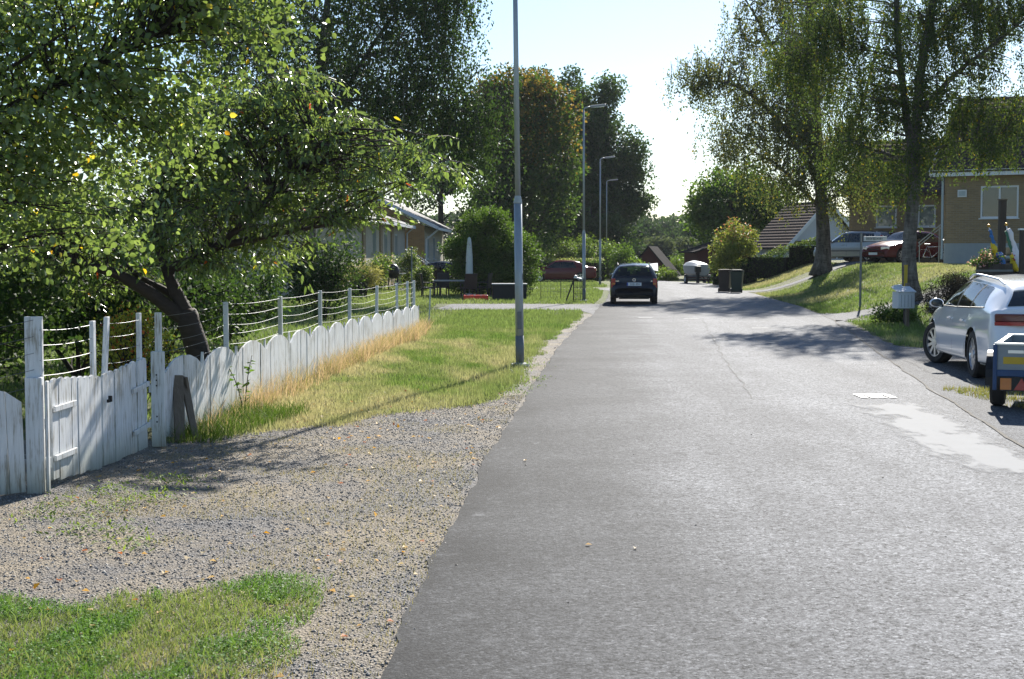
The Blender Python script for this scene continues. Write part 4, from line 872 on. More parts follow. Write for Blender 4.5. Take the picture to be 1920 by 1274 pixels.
# tall dry grass along the fence
def dryk(x, y): return (x > FN(y) + .0) & (x < FN(y) + .16 + .34 * fbm(y * .7, y * 0, 5)) & (r0.random(len(x)) < .25 + .95 * sstep(.28, .55, fbm(y * .45, y * 0, 71)))
r0 = np.random.default_rng(2)
P, r = scatter(42000, -3.4, -1.6, 14.2, 34.5, dryk, 10)
h = .12 + .36 * r.random(len(P)) ** 1.6; c = mixc(mixc((.46, .35, .20), (.66, .53, .34), r.random(len(P))), (.24, .26, .06), (r.random(len(P)) < .28) * .9)
blades('dry_grass', P, h, .004 + .00012 * P[:, 1], c, .6, 'dry', 11, True, label='tall straw-coloured dry grass along the foot of the white fence')
P, r = scatter(2600, -3.3, -2.3, 13.7, 16.4, lambda x, y: (x > FN(y) + .02) & (x < FN(y) + .55 + .15 * (y - 14)), 12)
blades('dark_tuft_grass', P, .10 + .16 * r.random(len(P)), np.full(len(P), .007), mixc((.05, .10, .015), (.12, .19, .03), r.random(len(P))), .8, seed=13, seg2=True, label='longer dark green grass tuft beside the leaning planks')
# thin weeds and straw on the gravel
def kg(x, y): return in_gravel(x, y) & (x > FN(y) + .1)
P, r = scatter(80000, -3.7, .3, 5.4, 18.5, lambda x, y: kg(x, y) & (fbm(x * 1.5, y * 1.5, 77) > .58 - .16 * sstep(-2.0, -1.0, x) * sstep(13, 10, y)), 14)
c = mixc((.16, .18, .04), (.40, .32, .16), r.random(len(P)) ** .6)
blades('sparse_grass', P, .015 + .03 * r.random(len(P)), np.full(len(P), .004), c, .95, seed=17, label='thin dry grass growing through the gravel entrance')
ctr = np.array([G(a, b)[:2] for a, b in ((190, 965), (250, 945), (300, 935), (150, 1000), (215, 1003), (250, 1028), (110, 950), (335, 912), (300, 905), (205, 925), (990, 730), (1010, 715), (965, 742), (980, 700), (1000, 690), (75, 975))])
n_ = 1700; kk = rng.integers(0, len(ctr), n_); P = np.column_stack([ctr[kk] + rng.normal(size=(n_, 2)) * [.10, .16], np.zeros(n_)]); P[:, 2] = rng.uniform(.01, .06, n_)
V, Fq = leaf_cloud(P, rnd_dir(rng, n_) * [1, 1, .5] + np.array([0, 0, .3]), rnd_dir(rng, n_) * .5 + np.array([0, 0, 1.0]), rng.uniform(.02, .055, n_), .3)
props(mesh_np('weeds', V, Fq, M['grass'], col=np.repeat(mixc((.12, .22, .03), (.26, .33, .06), rng.random(n_)), 4, 0)), 'flat green weeds scattered at the gravel edge and lamp foot', 'weeds', kind='stuff')
# loose stones
def stones(name, n, x0, x1, y0, y1, keep, smin, smax, seed, label, ybias=1.0, cols=((.10, .098, .096), (.40, .385, .36))):
    P, r = scatter(n, x0, x1, y0, y1, keep, seed, ybias); n = len(P); s = smin + (smax - smin) * r.random(n) ** 3
    O = np.array([(1, 0, 0), (-.5, .87, 0), (-.5, -.87, 0), (.1, .1, .75), (0, 0, -.4)]); az = r.uniform(0, 6.28, n); ca, sa = np.cos(az), np.sin(az)
    jit = 1 + r.uniform(-.35, .35, (n, 5, 1)); V = O[None] * jit; x = V[..., 0] * ca[:, None] - V[..., 1] * sa[:, None] * .8; y = V[..., 0] * sa[:, None] + V[..., 1] * ca[:, None] * .8
    V = np.stack([x, y, V[..., 2]], -1) * s[:, None, None] + P[:, None, :] + np.array([0, 0, .008])
    T = np.array([(0, 1, 3), (1, 2, 3), (2, 0, 3), (1, 0, 4), (2, 1, 4), (0, 2, 4)]); Fq = (np.arange(n)[:, None, None] * 5 + T[None]).reshape(-1, 3)
    c = mixc(cols[0], cols[1], r.random(n) ** 1.5); o = mesh_np(name, V.reshape(-1, 3), Fq, M['pebble'], col=np.repeat(c, 5, 0)); props(o, label, 'gravel', kind='stuff')
m, nt, out = new_mat('pebbles'); n = N(nt); a = n('Attribute', attribute_name='col').outputs['Color']; p = n('BsdfPrincipled', {'Base Color': a, 'Roughness': .8}); nt.links.new(p.outputs[0], out.inputs[0]); M['pebble'] = m
stones('gravel_stones', 90000, -4.4, .3, 5.2, 18.6, in_gravel, .004, .0135, 21, 'loose grey stones lying on the gravel entrance')
stones('edge_gravel', 16000, -.8, 2.4, 5.6, 40, lambda x, y: np.abs(x - xl(y) - .01) < .05 + .22 * fbm(y * 3, y * 0, 3) * np.random.default_rng(3).random(len(x)) ** 1.5, .004, .015, 22, 'crumbs and grit along the left road edge', 1.4)
stones('road_grit', 520, -.4, 6, 6, 34, lambda x, y: (x > xl(y) + .1) & (x < xj(y)), .006, .022, 23, 'small dark stones lying loose on the asphalt', 1.3, ((.02, .02, .02), (.12, .11, .10)))
# fallen leaves
P, r = scatter(620, -4.2, .0, 5.6, 19, lambda x, y: (x < xl(y) - .05) & (x > FN(y)), 31, .8); n_ = len(P); P[:, 2] += .018
V, Fq = leaf_cloud(P, rnd_dir(r, n_) * [1, 1, .15], rnd_dir(r, n_) * .35 + np.array([0, 0, 1.0]), r.uniform(.02, .05, n_), .8, .3)
pal = np.array([(.55, .36, .12), (.60, .45, .22), (.62, .34, .03), (.55, .48, .30), (.40, .14, .05)]); 
props(mesh_np('fallen_leaves', V, Fq, M['dry'], col=np.repeat(pal[r.integers(0, 5, n_)], 4, 0)), 'yellow and tan fallen leaves scattered over gravel and grass', 'leaves', kind='stuff')
P = np.array([G(a, b) for a, b in ((1097, 1028), (1190, 1036), (860, 880), (987, 868), (1240, 1290))]); P[:, 2] = .022; n_ = len(P)
V, Fq = leaf_cloud(P, rnd_dir(rng, n_) * [1, 1, .1], np.tile([0, .2, 1.0], (n_, 1)), np.full(n_, .045), .6, .4)
props(mesh_np('fallen_leaves', V, Fq, M['dry'], col=np.repeat(np.tile([.55, .42, .26], (n_, 1)), 4, 0)), 'few dry tan leaves lying on the asphalt', 'leaves', kind='stuff')
# ------------------------------------------------------------------ cars
def pchip(x, y, q):
    x = np.asarray(x, float); y = np.asarray(y, float); h = np.diff(x); d = np.diff(y) / h; m = np.zeros_like(y)
    m[0], m[-1] = d[0], d[-1]
    for k in range(1, len(x) - 1):
        if d[k - 1] * d[k] > 0:
            w1, w2 = 2 * h[k] + h[k - 1], h[k] + 2 * h[k - 1]; m[k] = (w1 + w2) / (w1 / d[k - 1] + w2 / d[k])
    k = np.clip(np.searchsorted(x, q, 'right') - 1, 0, len(x) - 2); t = (q - x[k]) / h[k]
    return (2 * t**3 - 3 * t**2 + 1) * y[k] + (t**3 - 2 * t**2 + t) * h[k] * m[k] + (-2 * t**3 + 3 * t**2) * y[k + 1] + (t**3 - t**2) * h[k] * m[k + 1]
def text_mesh(s, size, mat, parent, loc, rot, name='lettering', w=None):
    cu = bpy.data.curves.new(name, 'FONT'); cu.body = s; cu.size = size; cu.align_x = 'CENTER'; cu.align_y = 'CENTER'; cu.extrude = .001
    tmp = bpy.data.objects.new(name, cu); COL.objects.link(tmp); dg = bpy.context.evaluated_depsgraph_get(); me = bpy.data.meshes.new_from_object(tmp.evaluated_get(dg))
    bpy.data.objects.remove(tmp); me.materials.clear(); me.materials.append(mat)
    o = bpy.data.objects.new(name, me); COL.objects.link(o); o.parent = parent; o.location = loc; o.rotation_euler = rot
    if w: o.scale = (w, 1, 1)
    return o
def wagon_rows(L, H, sleek=False):
    a = L / 2
    if sleek: return [(-a, .36, .50, .58, .78, .76, .68), (-a + .03, .31, .62, .72, .88, .86, .78), (-a + .07, .28, .76, .88, .93, .905, .80), (-a + .11, .26, .92, 1.02, .955, .92, .79), (-a + .17, .25, .985, 1.06, .965, .925, .76), (-a + .50, .23, .99, H - .17, .98, .93, .62), (-a + .78, .22, .985, H - .085, .985, .935, .62), (-a + 1.5, .21, .97, H - .03, 1, .945, .65), (-.2, .2, .955, H, 1, .945, .67), (.35, .2, .94, H - .035, 1, .945, .66), (a - 1.22, .2, .92, 1.02, 1, .94, .80), (a - .70, .2, .83, .92, .985, .92, .70), (a - .22, .22, .68, .77, .93, .87, .66), (a - .05, .24, .54, .62, .86, .81, .60), (a, .28, .46, .50, .77, .73, .54)]
    return [(-a, .36, .50, .58, .80, .78, .70), (-a + .03, .31, .60, .69, .90, .88, .80), (-a + .08, .28, .70, .80, .945, .92, .83), (-a + .10, .26, .86, .96, .965, .935, .83), (-a + .15, .25, .92, 1.01, .972, .94, .81),
            (-a + .52, .23, .935, H - .10, .985, .945, .69), (-a + .72, .22, .935, H - .05, .99, .95, .69), (-a + 1.5, .21, .925, H - .008, 1, .955, .71), (-.1, .2, .91, H, 1, .955, .72), (.4, .2, .90, H - .035, 1, .955, .71),
            (a - 1.12, .2, .88, .99, 1, .95, .82), (a - .65, .2, .80, .89, .99, .93, .72), (a - .22, .22, .66, .75, .94, .88, .68), (a - .05, .24, .54, .62, .87, .82, .62), (a, .28, .46, .50, .78, .74, .55)]
def sedan_rows(L, H):
    a = L / 2
    return [(-a, .38, .50, .57, .80, .78, .70), (-a + .03, .32, .64, .73, .90, .88, .78), (-a + .07, .29, .84, .93, .94, .91, .78), (-a + .14, .27, .92, .99, .96, .93, .76), (-a + .55, .25, .935, 1.03, .98, .945, .74),
            (-a + 1.18, .23, .93, H - .09, .99, .95, .68), (-a + 1.5, .22, .925, H - .03, 1, .955, .69), (-.2, .2, .915, H, 1, .955, .70), (.3, .2, .90, H - .04, 1, .955, .70),
            (a - 1.25, .2, .87, .97, 1, .95, .82), (a - .7, .2, .79, .88, .99, .93, .72), (a - .22, .22, .66, .75, .94, .88, .68), (a - .05, .24, .54, .62, .87, .82, .62), (a, .28, .46, .50, .78, .74, .55)]
def wheel(parent, x, y, rw, side, spokes=5, steer=0.0, tw=.21, rimc='alloy', rim_r=.70):
    e = bpy.data.objects.new('wheel', None); COL.objects.link(e); e.parent = parent; e.location = (x, y, rw); e.rotation_euler = (0, 0, steer); e.empty_display_size = .1
    Mx = Matrix.Rotation(R(90), 4, 'Y'); h = tw / 2; ri = rw * rim_r
    MB().lathe([(ri, -h), (rw - .025, -h), (rw, -h + .03), (rw, h - .03), (rw - .025, h), (ri, h), (ri, h - .02), (ri, -h)], 32, Mx, cap=False).build('tyre', M['rubber'], e, smooth=False)
    mb = MB(); s = side; face = s * (h - .015)
    mb.lathe([(ri, face - s * .10), (ri + .004, face), (ri - .022, face), (ri - .03, face - s * .03)], 32, Mx, cap=False)
    for k in range(spokes):
        a = 2 * math.pi * k / spokes
        mm = Matrix.Rotation(a, 4, 'X') @ Matrix.Translation((face - s * .018, 0, ri * .52))
        mb.box(0, (.022, ri * (.20 if spokes > 6 else .34), ri * .90), M=mm)
    mb.lathe([(.065, face - s * .02), (.06, face + s * .004), (0.001, face + s * .006)], 16, Mx, cap=False)
    mb.build('rim', M[rimc], e)
    MB().lathe([(ri, -.01), (0.001, -.01)], 24, Matrix.Translation((face - s * .06, 0, 0)) @ Mx, cap=False).lathe([(ri * .6, -.01), (0.001, -.01)], 24, Matrix.Translation((face - s * .05, 0, 0)) @ Mx, cap=False).build('brake_disc', M['black_soft'], e)
    return e
def car(label, cat, loc, rz, L, Wd, H, rows, paint, wheels_y, rw=.315, spokes=7, sidewin=(), wsr=(9, 10), rwr=(4, 5), clear='glass_tint', steer=0, rails=False, lights=None, plate=None, trim=False, nsub=9, mir=True, rear=True, name='parked_car'):
    root = thing(name, label, cat, loc, rz)
    hw = Wd / 2; A = np.array(rows); nk = len(A); ks = np.arange(nk)
    gap = np.diff(A[:, 0]); sub = [max(5, int(g / .035)) for g in gap]
    T = np.concatenate([np.linspace(k, k + 1, sub[k], endpoint=False) for k in range(nk - 1)] + [[nk - 1]])
    Q = np.stack([pchip(ks, A[:, c], T) for c in range(7)], 1); y, zs, zb, zt = Q[:, 0], Q[:, 1], Q[:, 2], Q[:, 3]; wm, wb, wt = (Q[:, c] * hw for c in (4, 5, 6))
    g = np.clip((zt - zb) / .4, 0, 1)
    px = np.stack([wm - .12, wm - .015, wm, wb, wb + (wt - wb) * .5 + .022 * g, wt, wt - .05 - .05 * g, wt * 0], 1)
    pz = np.stack([zs, zs + .045, zs + (zb - zs) * .55, zb, zb + (zt - zb) * .52, zt - .045 * g - .012, zt, zt + .02 + .02 * g], 1)
    rs = np.concatenate([np.linspace(k, k + 1, 5, endpoint=False) for k in range(7)] + [[7]]); nr = len(rs)
    RX = np.array([pchip(np.arange(8), px[i], rs) for i in range(len(T))]); RZ = np.array([pchip(np.arange(8), pz[i], rs) for i in range(len(T))])
    Xf = np.concatenate([-RX, RX[:, -2::-1]], 1); Zf = np.concatenate([RZ, RZ[:, -2::-1]], 1); nf = Xf.shape[1]
    Yf = np.repeat(y[:, None], nf, 1)
    V = np.stack([Xf, Yf, Zf], -1).reshape(-1, 3); rr = np.concatenate([rs, rs[-2::-1]]); Rf = np.tile(rr, (len(T), 1)).ravel(); Tf = np.repeat(T, nf)
    i = np.arange((len(T) - 1) * nf).reshape(-1, nf)[:, :-1].ravel(); Fq = np.stack([i, i + 1, i + nf + 1, i + nf], 1)
    keep = np.ones(len(Fq), bool); ra = rw + .05
    for yc in wheels_y:
        d = np.hypot(V[:, 1] - yc, V[:, 2] - rw); ins = (d < ra) & (Rf < 3.2) & (np.abs(V[:, 0]) > .3)
        keep &= ~ins[Fq].all(1)
        k = np.where(ins)[0]; u = (V[k][:, 1:3] - [yc, rw]) / (d[k][:, None] + 1e-6); V[k, 1:3] = [yc, rw] + u * ra
    # openings behind the glass
    def side_x(yq, zq):
        j = int(np.clip(np.searchsorted(y, yq), 1, len(y) - 1)); t = (yq - y[j - 1]) / (y[j] - y[j - 1]); a = slice(11, 31)
        xs = RX[j - 1] * (1 - t) + RX[j] * t; zz = RZ[j - 1] * (1 - t) + RZ[j] * t
        return float(np.interp(zq, zz[a], xs[a]))
    C = V[Fq].mean(1); Rc = Rf[Fq].mean(1); Tc = Tf[Fq].mean(1)
    for q in sidewin:
        q = np.array(q); cc = q.mean(0); qs = cc + (q - cc) * .93; inside = np.ones(len(C), bool)
        for a, b in zip(qs, np.roll(qs, -1, 0)): inside &= ((b[0] - a[0]) * (C[:, 2] - a[1]) - (b[1] - a[1]) * (C[:, 1] - a[0])) >= 0
        keep &= ~(inside & (Rc > 2.9) & (Rc < 6))
    for lo, hi in (wsr, rwr): keep &= ~((Tc > lo + .12) & (Tc < hi - .10) & (Rc > 6.05))
    Fq = Fq[keep]; n0 = np.arange(nf)
    caps = [np.stack([np.zeros(nf - 2, int), n0[1:-1], n0[2:]], 1), np.stack([np.zeros(nf - 2, int), n0[2:], n0[1:-1]], 1) + (len(T) - 1) * nf]
    mesh_np('body', V, [Fq] + caps, paint, root, smooth=True)
    # glass
    def patch(name, fn, nu, nv, mat):
        P = np.array([[fn(u, v) for u in np.linspace(0, 1, nu)] for v in np.linspace(0, 1, nv)]); i = np.arange((nv - 1) * nu).reshape(-1, nu)[:, :-1].ravel()
        return mesh_np(name, P.reshape(-1, 3), np.stack([i, i + 1, i + nu + 1, i + nu], 1), mat, root, smooth=True)
    for sd in (-1, 1):
        for q in sidewin:
            q = np.array(q)
            def fn(u, v):
                p = (q[0] * (1 - u) + q[1] * u) * (1 - v) + (q[3] * (1 - u) + q[2] * u) * v
                return (sd * (side_x(p[0], p[1]) + .006), p[0], p[1])
            patch('window', fn, 9, 7, M[clear])
        for qa, qb in zip(sidewin[:-1], sidewin[1:]):
            q2 = np.array([qb[1], qa[0], qa[3], qb[2]])
            def fn(u, v, q=q2):
                p = (q[0] * (1 - u) + q[1] * u) * (1 - v) + (q[3] * (1 - u) + q[2] * u) * v
                return (sd * (side_x(p[0], p[1]) + .009), p[0], p[1])
            patch('window_pillar', fn, 3, 7, M['black'])
        lo_ = [w[0] for w in sidewin[::-1]]; bl = []
        for w in sidewin[::-1]: bl += [w[0], w[1]]
        MB().tube([(sd * (side_x(a_, b_ - .012) + .004), a_, b_ - .012) for a_, b_ in bl], .011, 5).build('window_trim', M['black'], root)
    def top(lo, hi, nm, dy):
        def fn(u, v):
            t = lo + (hi - lo) * v; s = u * 2 - 1; r = 7 - abs(s) * .98; j = np.interp(t, T, np.arange(len(T))); j0 = int(min(j, len(T) - 2)); f = j - j0
            x = np.interp(r, rs, RX[j0]) * (1 - f) + np.interp(r, rs, RX[j0 + 1]) * f; z = np.interp(r, rs, RZ[j0]) * (1 - f) + np.interp(r, rs, RZ[j0 + 1]) * f
            return (x * np.sign(s), np.interp(t, T, y) + dy, z + .006)
        patch(nm, fn, 15, 9, M[clear])
    top(wsr[0] + .05, wsr[1] - .02, 'windshield', .004); top(rwr[0] + .02, rwr[1] - .04, 'rear_window', -.004)
    # underbody, arches, wheels
    mb = MB(); a = L / 2
    mb.box((0, 0, .27), (Wd * .62, L * .92, .14)).box((0, 0, .36), (Wd * .86, max(.4, wheels_y[0] - wheels_y[1] - 2 * ra), .24))
    for yc in wheels_y:
        for sd in (-1, 1):
            xs = sd * (hw * .97); xi = sd * (hw - .32); m = 14; vs = []
            for q in range(m + 1):
                t = math.pi * (q / m * 1.16 - .08); vs += [(xs, yc + ra * math.cos(t), rw + ra * math.sin(t)), (xi, yc + ra * math.cos(t), rw + ra * math.sin(t))]
            mb.add(vs, [(2 * q, 2 * q + 1, 2 * q + 3, 2 * q + 2) for q in range(m)]); mb.add([vs[2 * q + 1] for q in range(m + 1)], [tuple(range(m + 1))])
    mb.build('underbody', M['black_soft'], root)
    for q, yc in enumerate(wheels_y):
        for sd in (-1, 1): wheel(root, sd * (hw - .125), yc, rw, sd, spokes, steer if q == 0 else 0)
    # cabin
    seat = MB()
    for sy in (.05, -.85):
        for sx in (-.37, .37): seat.box((sx, sy, .62), (.5, .5, .18)).box((sx, sy - .28, .88), (.48, .12, .56), rx=R(-12)).box((sx, sy - .36, 1.22), (.25, .09, .18), rx=R(-8))
    seat.box((0, .85, .85), (Wd * .74, .35, .2)); seat.build('seat', M['black_soft'], root)
    MB().box((0, -.15, .52), (Wd * .84, L * .66, .06)).box((0, -L * .30, .70), (Wd * .8, L * .2, .3)).build('cabin_floor', M['black_soft'], root)
    # lamps and trim
    if lights == 'tall':
        for sd in (-1, 1):
            MB().box((sd * (hw * .855), -a + .105, .77), (.15, .12, .34)).build('tail_light', M['red_lens'], root, bevel=.02)
            MB().box((sd * (hw * .84), -a + .06, .75), (.11, .06, .07)).build('indicator', M['orange_lens'], root, bevel=.01)
    elif lights == 'wide':
        for sd in (-1, 1): MB().box((sd * (hw * .66), -a + .10, .915), (.42, .16, .12), rz=sd * R(14)).build('tail_light', M['dark_lens'], root, bevel=.02); MB().box((sd * hw * .66, -a + .10, .835), (.415, .165, .05), rz=sd * R(14)).build('light_bar', M['red_lens'], root)
    elif lights == 'pillar':
        for sd in (-1, 1): MB().box((sd * (hw * .88), -a + .13, .86), (.15, .18, .30)).box((sd * (hw * .84), -a + .30, 1.12), (.09, .1, .36), rx=R(34)).build('tail_light', M['red_lens'], root, bevel=.02)
    else:
        for sd in (-1, 1): MB().box((sd * (hw * .78), -a + .08, .82), (.32, .14, .17), rz=sd * R(14)).build('tail_light', M['red_lens'], root, bevel=.02)
    for sd in (-1, 1): MB().box((sd * hw * .66, a - .17, .64), (.40, .20, .14), rz=-sd * R(24)).build('headlight', M['clear_lens'], root, bevel=.03)
    MB().box((0, a - .06, .55), (.62, .08, .13)).build('grille', M['black'], root, bevel=.02)
    for z in (.36,): MB().box((0, -a + .03, z + .02), (Wd * .74, .06, .10)).build('bumper', M['black_soft'], root, bevel=.02)
    for sd in (-1, 1):
        if mir:
            yy = A[wsr[0], 0] + .66; xx = side_x(yy, .98)
            MB().lathe([(.001, -.06), (.07, -.055), (.10, -.02), (.092, .02), (.06, .055), (.001, .07)], 16, Matrix.Translation((sd * (xx + .12), yy, 1.015)) @ Matrix.Rotation(R(-90), 4, 'X') @ Matrix.Scale(.74, 4, (0, 1, 0)) @ Matrix.Scale(1.15, 4, (1, 0, 0))).build('mirror', paint, root, smooth=True); MB().lathe([(.085, 0), (.001, .004)], 16, Matrix.Translation((sd * (xx + .12), yy - .061, 1.015)) @ Matrix.Rotation(R(90), 4, 'X') @ Matrix.Scale(.72, 4, (0, 1, 0)) @ Matrix.Scale(1.1, 4, (1, 0, 0))).box((sd * (xx + .01), yy, .965), (.08, .06, .04)).build('mirror_glass', M['glass'], root)
        for yy in (-.72, .22):
            MB().box((sd * (side_x(yy, .80) + .016), yy, .81), (.03, .19, .032)).build('door_handle', paint, root, bevel=.01)
        mb = MB()
        for yy in (-.98, -.02, 1.02):
            p = [(sd * (side_x(yy, z) + .0015), yy - .006 + (.10 if yy < -.5 else 0) * (z < .5), z) for z in (.30, .45, .6, .75, .9)]
            mb.add([q for w in p for q in (w, (w[0], w[1] + .010, w[2]))], [(2 * k, 2 * k + 1, 2 * k + 3, 2 * k + 2) for k in range(4)])
        mb.build('door_gap', M['ink'], root)
        if trim:
            mb = MB(); yy = np.linspace(wheels_y[1] + ra + .03, wheels_y[0] - ra - .03, 12); mb.tube([(sd * (side_x(q, .52) + .004), q, .52) for q in yy], .022, 5); mb.build('side_trim', M['black'], root)
        if rails:
            yy = np.linspace(-a + .75, .35, 9); zz = np.interp(yy, y, zt)
            MB().tube([(sd * (np.interp(q, y, wt) - .03), q, z + .035 - .03 * (k in (0, 8))) for k, (q, z) in enumerate(zip(yy, zz))], .016, 6).build('roof_rail', M['alloy'] if rails != 'black' else M['black'], root)
    if plate:
        pl = MB().box((0, -a - .006 + plate[1], plate[2]), (.52, .012, .115)).build('number_plate', M['plate'], root, bevel=.004)
        MB().box((-.237, -a - .013 + plate[1], plate[2]), (.045, .004, .108)).build('blue_band', M['plate_blue'], pl)
        text_mesh(plate[0], .105, M['ink'], pl, (.02, -a - .014 + plate[1], plate[2] - .002), (R(90), 0, 0), w=.95)
    return root
def wins3(H, a): return [((-.10, .955), (.98, .965), (.44, H - .115), (-.10, H - .085)), ((-.98, .955), (-.15, .955), (-.15, H - .085), (-.90, H - .085)), ((-a + .48, .985), (-1.06, .96), (-1.0, H - .09), (-a + .80, H - .11))]
def wins_sleek(H, a): return [((-.12, 1.0), (1.02, .985), (.42, H - .125), (-.12, H - .075)), ((-1.02, 1.025), (-.18, 1.005), (-.18, H - .075), (-1.0, H - .10)), ((-a + .66, 1.05), (-1.08, 1.03), (-1.06, H - .105), (-a + .98, H - .145))]
def wins2(H, a): return [((-.10, .95), (.92, .955), (.36, H - .11), (-.10, H - .09)), ((-1.05, .955), (-.15, .95), (-.15, H - .09), (-.86, H - .10))]
P_NAVY = mat_paint('dark blue car paint', (.004, .006, .016)); P_WHITE = mat_paint('white car paint', (.78, .80, .82)); P_RED = mat_paint('dark red car paint', (.15, .014, .016)); P_SILV = mat_paint('silver car paint', (.30, .33, .35), .3, .4); P_RED2 = mat_paint('maroon car paint', (.11, .012, .014)); P_BLACK = mat_paint('black car paint', (.008, .008, .01))
# dark blue estate on the road
H = 1.45; L = 4.40
golf = car('dark blue estate car parked on the left side of the road, seen from behind', 'car', (4.52, 53.6, .014), -R(4.2), L, 1.74, H, wagon_rows(L, H), P_NAVY, (1.27, -1.25), .305, 6, wins3(H, L / 2), clear='glass_clear', rails='black', lights='tall', plate=('SXB 494', .030, .735))
em = MB(); a = L / 2; ep = Vector((0, -a + .085, .885))
em.lathe([(.058, -.004), (.058, .006), (.048, .006), (.048, -.004)], 20, Matrix.Translation(ep) @ Matrix.Rotation(R(90), 4, 'X'), cap=False)
for s in (-1, 1):
    for p, q in (((.018, .04), (.0, .002)), ((.04, .02), (.02, -.04)), ((.02, -.04), (0, -.004))):
        em.tube([ep + Vector((s * p[0], -.004, p[1])), ep + Vector((s * q[0], -.004, q[1]))], .005, 4)
em.build('badge', M['chrome'], golf)
for x, w, z in ((-.60, .13, .845), (-.60, .10, .735), (.62, .06, .845)): MB().box((x, -a + .075, z), (w, .006, .025)).build('model_lettering', M['chrome'], golf)
MB().tube([(-.35, -a + .02, .27), (-.35, -a + .25, .27)], .045, 8).build('exhaust', M['black_soft'], golf); MB().box((.0, -.9, H + .03), (.02, .05, .05)).build('antenna', M['black'], golf)
# white estate on the parking strip
H = 1.455; L = 4.93
audi = car('white estate car with silver multi-spoke wheels parked on the right, cut by the picture edge', 'car', (7.74, 22.2, .011), -R(5.5), L, 1.874, H, wagon_rows(L, H, True), P_WHITE, (1.56, -1.35), .345, 10, wins_sleek(H, L / 2), clear='glass_tint', rails=True, lights='wide', steer=R(22), plate=('', .10, .70))
# dark red saloon on the left, side on
H = 1.42; L = 4.75; c0 = W(1058, 500, 95)
car('dark red saloon parked side-on on the left lawn drive, in front of the pale-topped hedge', 'car', (c0[0] - .3, 95, 0), R(92), L, 1.78, H, sedan_rows(L, H), P_RED, (1.40, -1.32), .315, 7, wins2(H, L / 2), wsr=(8, 9), rwr=(4, 5))
# silver estate and red saloon on the hill
H = 1.47; L = 4.72; x, y = 17.2, 71.6
car('silver estate car with black side strip parked on the hill behind the dark red saloon', 'car', (x, y, hz_(x, y) + .0), R(34), L, 1.80, H, wagon_rows(L, H), P_SILV, (1.42, -1.35), .315, 7, wins3(H, L / 2), lights='pillar', rails='black', trim=True, plate=('', .10, .80))
H = 1.43; L = 4.63; x, y = 18.4, 66.9
rs_ = car('maroon saloon parked nose towards the road beside the yellow brick house', 'car', (x, y, hz_(x, y) + .0), R(122), L, 1.79, H, sedan_rows(L, H), P_RED2, (1.38, -1.30), .315, 7, wins2(H, L / 2), wsr=(8, 9), rwr=(4, 5))
MB().box((0, L / 2 + .01, .40), (.52, .012, .11)).build('number_plate', M['plate'], rs_)
# dark car half hidden by the house
H = 1.40; L = 4.3; c0 = W(815, 520, 82)
car('black car peeping out between the brick house corner and the huge rounded bush', 'car', (c0[0] + .3, 82, 0), R(70), L, 1.72, H, sedan_rows(L, H), P_BLACK, (1.3, -1.2), .305, 7, wins2(H, L / 2), wsr=(8, 9), rwr=(4, 5))

# ------------------------------------------------------------------ utility trailer
M['tr_blue'] = mat_simple('blue painted trailer frame', (.018, .055, .14), .5, var=.3, scale=6); M['tr_grey'] = mat_simple('galvanised sheet', (.20, .23, .25), .45, .3, var=.2, scale=5, streak=(1, 1, 3)); M['yellow'] = mat_simple('yellow reflective band', (.50, .33, .02), .45, var=.15); M['yellow_p'] = mat_simple('yellow plastic', (.46, .33, .02), .5, var=.2)
tp = (6.10, 16.12, .012); tr = thing('trailer', 'small blue and grey utility trailer with yellow band at the right picture edge', 'trailer', tp, -R(23))
tw_, tl, zb, zt = 1.25, 1.95, .45, .77       # box between x -.675+.. ; rear end at y=0
x0 = -.62
for nm, c, d in (('tailgate', (x0 + tw_ / 2, 0, .61), (tw_, .03, .32)), ('side_panel', (x0 + .015, tl / 2 + .017, .61), (.03, tl, .32)), ('side_panel', (x0 + tw_ - .015, tl / 2 + .017, .61), (.03, tl, .32)), ('front_panel', (x0 + tw_ / 2, tl + .034, .61), (tw_, .03, .32)), ('bed', (x0 + tw_ / 2, tl / 2, .435), (tw_ - .02, tl, .03))):
    MB().box(c, d).build(nm, M['tr_grey'], tr)
for x in (x0 - .022, x0 + tw_ + .022): MB().box((x, -.02, .51), (.045, .06, .52)).build('corner_post', M['tr_blue'], tr, bevel=.006)
for y_ in (-.022, tl + .055): MB().box((x0 + tw_ / 2, y_, .445), (tw_, .045, .075)).build('cross_beam', M['tr_blue'], tr, bevel=.006)
mb = MB()
for c, d in (((x0 + tw_ / 2, -.003, zt + .008), (tw_ + .06, .05, .022)), ((x0 + .01, tl / 2 + .02, zt + .008), (.05, tl, .022)), ((x0 + tw_ - .01, tl / 2 + .02, zt + .008), (.05, tl, .022)), ((x0 + tw_ / 2, tl + .045, zt + .008), (tw_ + .06, .05, .022))): mb.box(c, d)
mb.build('top_rail', M['alloy'], tr)
MB().box((x0 + tw_ / 2 + .02, -.019, .59), (tw_ - .09, .006, .08)).build('reflective_band', M['yellow'], tr)
MB().box((x0 + .20, -.020, .69), (.17, .008, .035)).build('latch', M['alloy'], tr)
MB().box((x0 + .30, -.03, .325), (.50, .05, .16)).build('light_board', M['black'], tr)
lb = MB().box((x0 + .10, -.058, .325), (.12, .012, .13)).build('tail_light', M['orange_lens'], tr); 
mb = MB(); tx = x0 + .27; mb.add([(tx - .085, -.066, .258), (tx + .085, -.066, .258), (tx, -.066, .395), (tx - .085, -.056, .258), (tx + .085, -.056, .258), (tx, -.056, .395)], [(0, 1, 2), (5, 4, 3), (0, 3, 4, 1), (1, 4, 5, 2), (2, 5, 3, 0)]); mb.build('triangle_reflector', M['red_lens'], tr)
